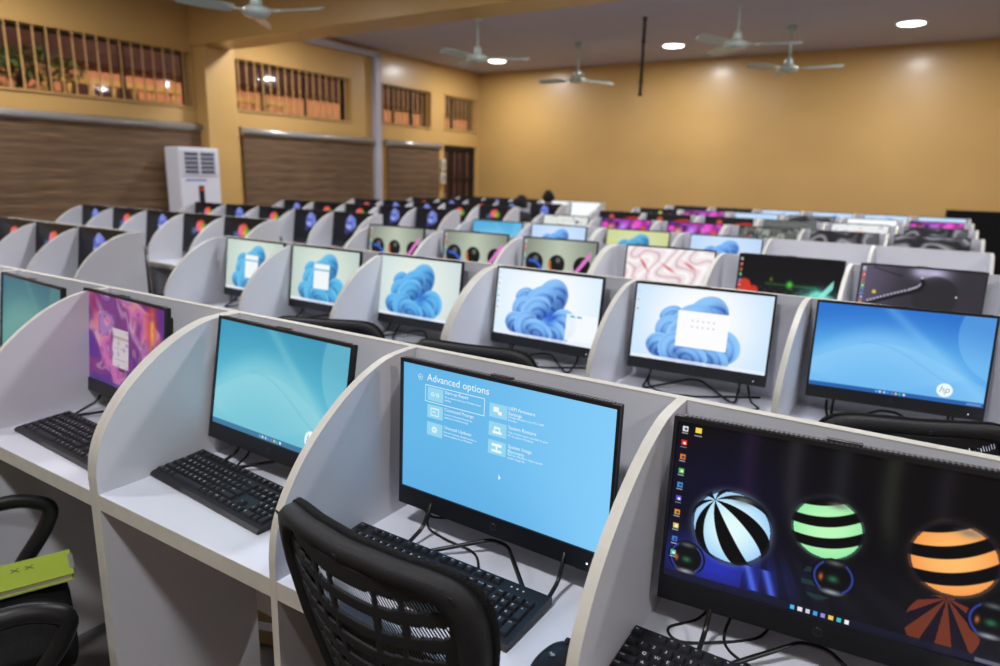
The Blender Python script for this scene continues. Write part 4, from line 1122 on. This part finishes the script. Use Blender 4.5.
def chair(x, y, rz, lab):
    o = ch0 if cfirst[0] else copy_tree(ch0); cfirst[0] = False
    o.location = (x, y, 0); o.rotation_euler = (0, 0, rz); o['label'] = lab; o['group'] = 'black office chairs'; return o
def chair_top(ax, ay, bx, by, lab):
    """place by the two ends of the back's top edge"""
    rz = math.atan2(by-ay, bx-ax); mx, my = (ax+bx)/2, (ay+by)/2
    return chair(mx-math.sin(rz)*.33, my+math.cos(rz)*.33, rz, lab)
chair_top(.708, -.478, 1.11, -.512, 'black slotted mesh-back office chair pushed up to the recovery-menu desk')
chair(-.165, -.625, -.383, 'black armchair on casters with a lime green folder on its seat')
chair_top(-.42, .45, -.06, .59, 'black office chair back showing above the panel behind the teal-waves computer')
chair_top(.18, .50, .58, .565, 'black office chair back showing above the panel behind the recovery-menu computer')
chair_top(1.39, .51, 1.78, .68, 'black office chair back before the bright blue waves computer')
chair(-3.68, 1.98, .2, 'black office chair in the gap between the desk blocks')
chair(-3.4, 3.05, math.radians(8), 'black office chair before a blue-flower screen, window-side third row')
chair(-3.05, 4.30, math.radians(-6), 'black office chair in the window-side block, fourth row')
chair(-3.72, .55, math.radians(-10), 'black office chair at the window-side first row near the frame edge')

# folder on the chair seat
t = thing('folder', 'lime green folder of papers lying on the black chair seat', 'folder', (-.25, -.53, .488), math.radians(68))
bm = bmesh.new(); box(bm, -.15, .145, -.06, .06, .0, .014); build('pages', bm, M['paper'], t)
bm = bmesh.new(); box(bm, -.155, .15, -.066, .066, .014, .017, bev=.0008); box(bm, -.155, .15, -.066, .066, -.0022, 0); build('cover', bm, M['green'], t)
bm = bmesh.new(); box(bm, .142, .154, -.04, .04, -.001, .0185, bev=.002); build('metal_clip', bm, M['silver'], t)
bm = bmesh.new(); add_text(bm, 'X X', lambda v: Vector((v.x+.02, v.y+.01, .0174)), .03); build('scribble', bm, M['alu'], t)

# carton and bag on the floor behind the first row
t = thing('carton', 'small brown carton with a white band on the floor under the desks', 'box', (-.07, .17, 0), math.radians(20))
bm = bmesh.new(); box(bm, -.07, .07, -.07, .07, 0, .2, bev=.006); build('box_body', bm, M['carton'], t)
bm = bmesh.new(); box(bm, -.072, .072, -.072, .072, .055, .085, bev=.004); build('label_band', bm, M['white'], t)
bm = bmesh.new(); v = [(-.07, -.07, .2), (.07, -.07, .2), (.10, -.11, .235), (-.05, -.11, .24)]; A = [bm.verts.new(q) for q in v]; bm.faces.new(A); B = [bm.verts.new(Vector(q)+Vector((0, .002, .003))) for q in v]; bm.faces.new(B[::-1])
for i in range(4): bm.faces.new((A[i], B[i], B[(i+1) % 4], A[(i+1) % 4]))
build('flap', bm, M['carton'], t)
bm = bmesh.new()
n = 14
prof = [(.03, 0), (.085, .01), (.10, .07), (.08, .14), (.04, .19), (.055, .22)]
rings = [[bm.verts.new((r*math.cos(2*PI*k/n)*(1+.12*math.sin(5*k)), r*.7*math.sin(2*PI*k/n)*(1+.1*math.cos(3*k)), zz)) for k in range(n)] for r, zz in prof]
for a, b in zip(rings, rings[1:]):
    for k in range(n): bm.faces.new((a[k], a[(k+1) % n], b[(k+1) % n], b[k]))
bm.faces.new(rings[0][::-1]); o = build('plastic_bag', bm, M['trouser'], None, True); o.location = (.09, .22, 0)
tag(o, 'crumpled dark bag on the floor beside the small carton', 'bag')

# black partition screen standing near the far wall, beyond the open ends of the rows
t = thing('partition_screen', 'low black cloth-covered partition standing against the far wall beyond the desks', 'partition', (3.25, 10.3, 0))
for k in range(4):
    bm = bmesh.new(); box(bm, -1.66+k*.83, -1.66+k*.83+.82, -.03, .03, .06, 1.17, bev=.01); build('cloth_panel', bm, M['darkcloth'], t)
for k in range(5):
    x = -1.665+k*.83
    bm = bmesh.new(); box(bm, x-.012, x+.012, -.035, .035, .0, 1.175, bev=.003); box(bm, x-.02, x+.02, -.2, .2, 0, .03, bev=.005); build('post', bm, M['matte'], t)

# ------------------------------------------------------------------ two seated people, seen from behind
def person(x, y, rz, lab, headz, shirt, lean=0.):
    t = thing('person', lab, 'person', (x, y, 0), rz)
    k = headz/1.26
    bm = bmesh.new(); lay = bm.verts.layers.skin.verify()
    V = {}
    def jv(n, p, r, r2=None):
        v = bm.verts.new(Vector(p)*1.0); v[lay].radius = (r, r2 or r); V[n] = v
    zs = .49; sh = 1.0*k
    jv('pelvis', (0, 0, zs+.06), .15, .12); jv('waist', (0, .0, zs+.22), .135, .10); jv('chest', (0, .01+lean, sh-.10), .155, .11); jv('neckb', (0, .03+lean, sh+.03), .07, .065); jv('neck', (0, .05+lean, sh+.085), .052)
    jv('head', (0, .075+lean, headz-.14), .075, .082); jv('crown', (0, .07+lean, headz-.07), .074, .088)
    for s, n in ((-1, 'l'), (1, 'r')):
        jv(n+'sh', (s*.165, .01+lean, sh-.02), .055); jv(n+'el', (s*.235, .07+lean, sh-.28), .042); jv(n+'wr', (s*.17, .30+lean, .79), .027); jv(n+'pa', (s*.155, .375+lean, .785), .034, .018)
        for f, (dx, dy) in enumerate(((-.027, .085), (-.009, .098), (.010, .092), (.027, .075))):
            jv(n+'k%d' % f, (s*.155+dx, .375+lean+dy*.5, .79), .009); jv(n+'t%d' % f, (s*.155+dx*1.2, .375+lean+dy, .772), .0075)
        jv(n+'th1', (s*.155-s*.04, .39+lean, .78), .010); jv(n+'th2', (s*.155-s*.055, .425+lean, .772), .008)
        jv(n+'hip', (s*.09, .04, zs+.05), .09); jv(n+'kn', (s*.13, .44, .50), .062); jv(n+'an', (s*.13, .40, .10), .038); jv(n+'ft', (s*.14, .53, .04), .036, .03)
    E = [('pelvis', 'waist'), ('waist', 'chest'), ('chest', 'neckb'), ('neckb', 'neck'), ('neck', 'head'), ('head', 'crown')]
    for n in 'lr':
        E += [('chest', n+'sh'), (n+'sh', n+'el'), (n+'el', n+'wr'), (n+'wr', n+'pa'), ('pelvis', n+'hip'), (n+'hip', n+'kn'), (n+'kn', n+'an'), (n+'an', n+'ft')]
        for f in range(4): E += [(n+'pa', n+'k%d' % f), (n+'k%d' % f, n+'t%d' % f)]
        E += [(n+'pa', n+'th1'), (n+'th1', n+'th2')]
    for a, b in E: bm.edges.new((V[a], V[b]))
    V['pelvis'][lay].use_root = True
    me = bpy.data.meshes.new('body'); bm.to_mesh(me); bm.free()
    o = link('body', me, M['skin'], t); o.modifiers.new('skin', 'SKIN'); md = o.modifiers.new('sub', 'SUBSURF'); md.levels = 2; md.render_levels = 2
    for mm in o.modifiers:
        if mm.type == 'SKIN': mm.use_smooth_shade = True
    hc = Vector((0, .072+lean, headz-.105))
    bm = bmesh.new(); bmesh.ops.create_uvsphere(bm, u_segments=20, v_segments=14, radius=1)
    for v in bm.verts:
        v.co = Vector((v.co.x*.083, v.co.y*.098-.006, v.co.z*.105+.006)) + hc
    bmesh.ops.delete(bm, geom=[v for v in bm.verts if (v.co.y > hc.y+.045 and v.co.z < hc.z+.055) or v.co.z < hc.z-.06], context='VERTS')
    build('hair', bm, M['hair'], t, smooth=True)
    for s in (-1, 1):
        bm = bmesh.new(); bmesh.ops.create_uvsphere(bm, u_segments=10, v_segments=8, radius=1)
        for v in bm.verts: v.co = Vector((v.co.x*.012+s*.085, v.co.y*.02, v.co.z*.032-.01))+hc
        build('ear', bm, M['skin'], t, True)
        bm = bmesh.new(); bmesh.ops.create_uvsphere(bm, u_segments=10, v_segments=8, radius=.012)
        for v in bm.verts: v.co += hc+Vector((s*.032, .082, -.002))
        build('eye', bm, M['eye'], t, True)
    bm = bmesh.new(); tube(bm, [hc+Vector((0, .085, .0)), hc+Vector((0, .105, -.035))], [.008, .016], 8); build('nose', bm, M['skin'], t)
    bm = bmesh.new(); tube(bm, [hc+Vector((-.025, .084, -.062)), hc+Vector((0, .092, -.06)), hc+Vector((.025, .084, -.062))], .006, 8); build('mouth', bm, M['trouser'], t)
    # shirt: a second skin over trunk and upper arms
    def cloth(name, J, E, m):
        bm = bmesh.new(); lay = bm.verts.layers.skin.verify(); W_ = {}
        for n, (p, r, r2) in J.items():
            v = bm.verts.new(p); v[lay].radius = (r, r2); W_[n] = v
        for a, b in E: bm.edges.new((W_[a], W_[b]))
        list(W_.values())[0][lay].use_root = True
        me = bpy.data.meshes.new(name); bm.to_mesh(me); bm.free(); o = link(name, me, m, t); o.modifiers.new('skin', 'SKIN').use_smooth_shade = True
        md = o.modifiers.new('sub', 'SUBSURF'); md.levels = 2; md.render_levels = 2
    J = {'p': ((0, 0, zs+.10), .165, .135), 'w': ((0, 0, zs+.24), .155, .12), 'c': ((0, .01+lean, sh-.10), .175, .13), 'n': ((0, .03+lean, sh+.035), .075, .07)}
    E2 = [('p', 'w'), ('w', 'c'), ('c', 'n')]
    for s, n in ((-1, 'l'), (1, 'r')):
        J[n+'s'] = ((s*.165, .01+lean, sh-.02), .068, .068); J[n+'e'] = ((s*.228, .06+lean, sh-.25), .056, .056); E2 += [('c', n+'s'), (n+'s', n+'e')]
    cloth('shirt', J, E2, shirt)
    J = {'p': ((0, 0, zs+.05), .16, .13)}; E2 = []
    for s, n in ((-1, 'l'), (1, 'r')):
        J[n+'h'] = ((s*.09, .05, zs+.05), .10, .10); J[n+'k'] = ((s*.13, .44, .50), .072, .072); J[n+'a'] = ((s*.13, .40, .13), .052, .052); E2 += [('p', n+'h'), (n+'h', n+'k'), (n+'k', n+'a')]
    cloth('trousers', J, E2, M['trouser'])
    bm = bmesh.new(); lathe(bm, [(.066, sh+.045), (.072, sh+.05), (.062, sh+.085), (.056, sh+.082)], 20, c=(0, .035+lean, 0)); build('collar', bm, M['shirt2'], t)
    for s in (-1, 1):
        bm = bmesh.new(); box(bm, s*.14-.045, s*.14+.045, .34, .61, 0, .075, bev=.025); build('shoe', bm, M['black'], t)
    return t
chair(-3.42, 8.02, .4, 'black office chair under the person in the charcoal shirt')
person(-3.42, 7.98, .4, 'person in a charcoal shirt with light collar seated before a white screen', 1.285, M['shirt'])
chair(-3.24, 6.84, -.3, 'black office chair under the person whose head alone shows')
person(-3.24, 6.80, -.3, 'person with short black hair, only the head showing above the desks', 1.235, M['trouser'], .02)

# ------------------------------------------------------------------ light, world, camera
sun = bpy.data.lights.new('sun', 'SUN'); sun.energy = 5.5; sun.angle = .02; so = bpy.data.objects.new('sun', sun); COL.objects.link(so)
so.rotation_euler = Vector((-.80, .10, -.58)).to_track_quat('-Z', 'Y').to_euler()
w = bpy.data.worlds.new('world'); SC.world = w; w.use_nodes = True; nt = w.node_tree
bg = nt.nodes['Background']; sky = nt.nodes.new('ShaderNodeTexSky'); sky.sky_type = 'HOSEK_WILKIE'; sky.turbidity = 5; sky.sun_direction = (.72, -.1, .68)
nt.links.new(sky.outputs[0], bg.inputs[0]); bg.inputs['Strength'].default_value = .6

cam = bpy.data.cameras.new('camera'); co = bpy.data.objects.new('camera', cam); COL.objects.link(co); SC.camera = co
Rv, Uv, Fv = Vector((.84315, .53788, .02420)), Vector((0, 0, 0)), Vector((0, 0, 0))
yaw, pit, roll = -.562782, -.225968, .024847
Fv = Vector((math.sin(yaw)*math.cos(pit), math.cos(yaw)*math.cos(pit), math.sin(pit)))
R0 = Vector((math.cos(yaw), -math.sin(yaw), 0)); U0 = R0.cross(Fv)
Rv = R0*math.cos(roll)+U0*math.sin(roll); Uv = -R0*math.sin(roll)+U0*math.cos(roll)
mt = Matrix((Rv, Uv, -Fv)).transposed().to_4x4(); mt.translation = (1.55844, -1.14726, 1.49045)
co.matrix_world = mt
cam.sensor_width = 36; cam.lens = 687.67*36/1000; cam.clip_start = .02; cam.clip_end = 200
cam.dof.use_dof = True; cam.dof.focus_distance = 1.25; cam.dof.aperture_fstop = 3.2
vs = SC.view_settings; vs.view_transform = 'Standard'; vs.look = 'None'; vs.gamma = 1; vs.use_curve_mapping = False; vs.exposure = 0
SC.cycles.max_bounces = 8; SC.cycles.diffuse_bounces = 5; SC.cycles.sample_clamp_indirect = 4
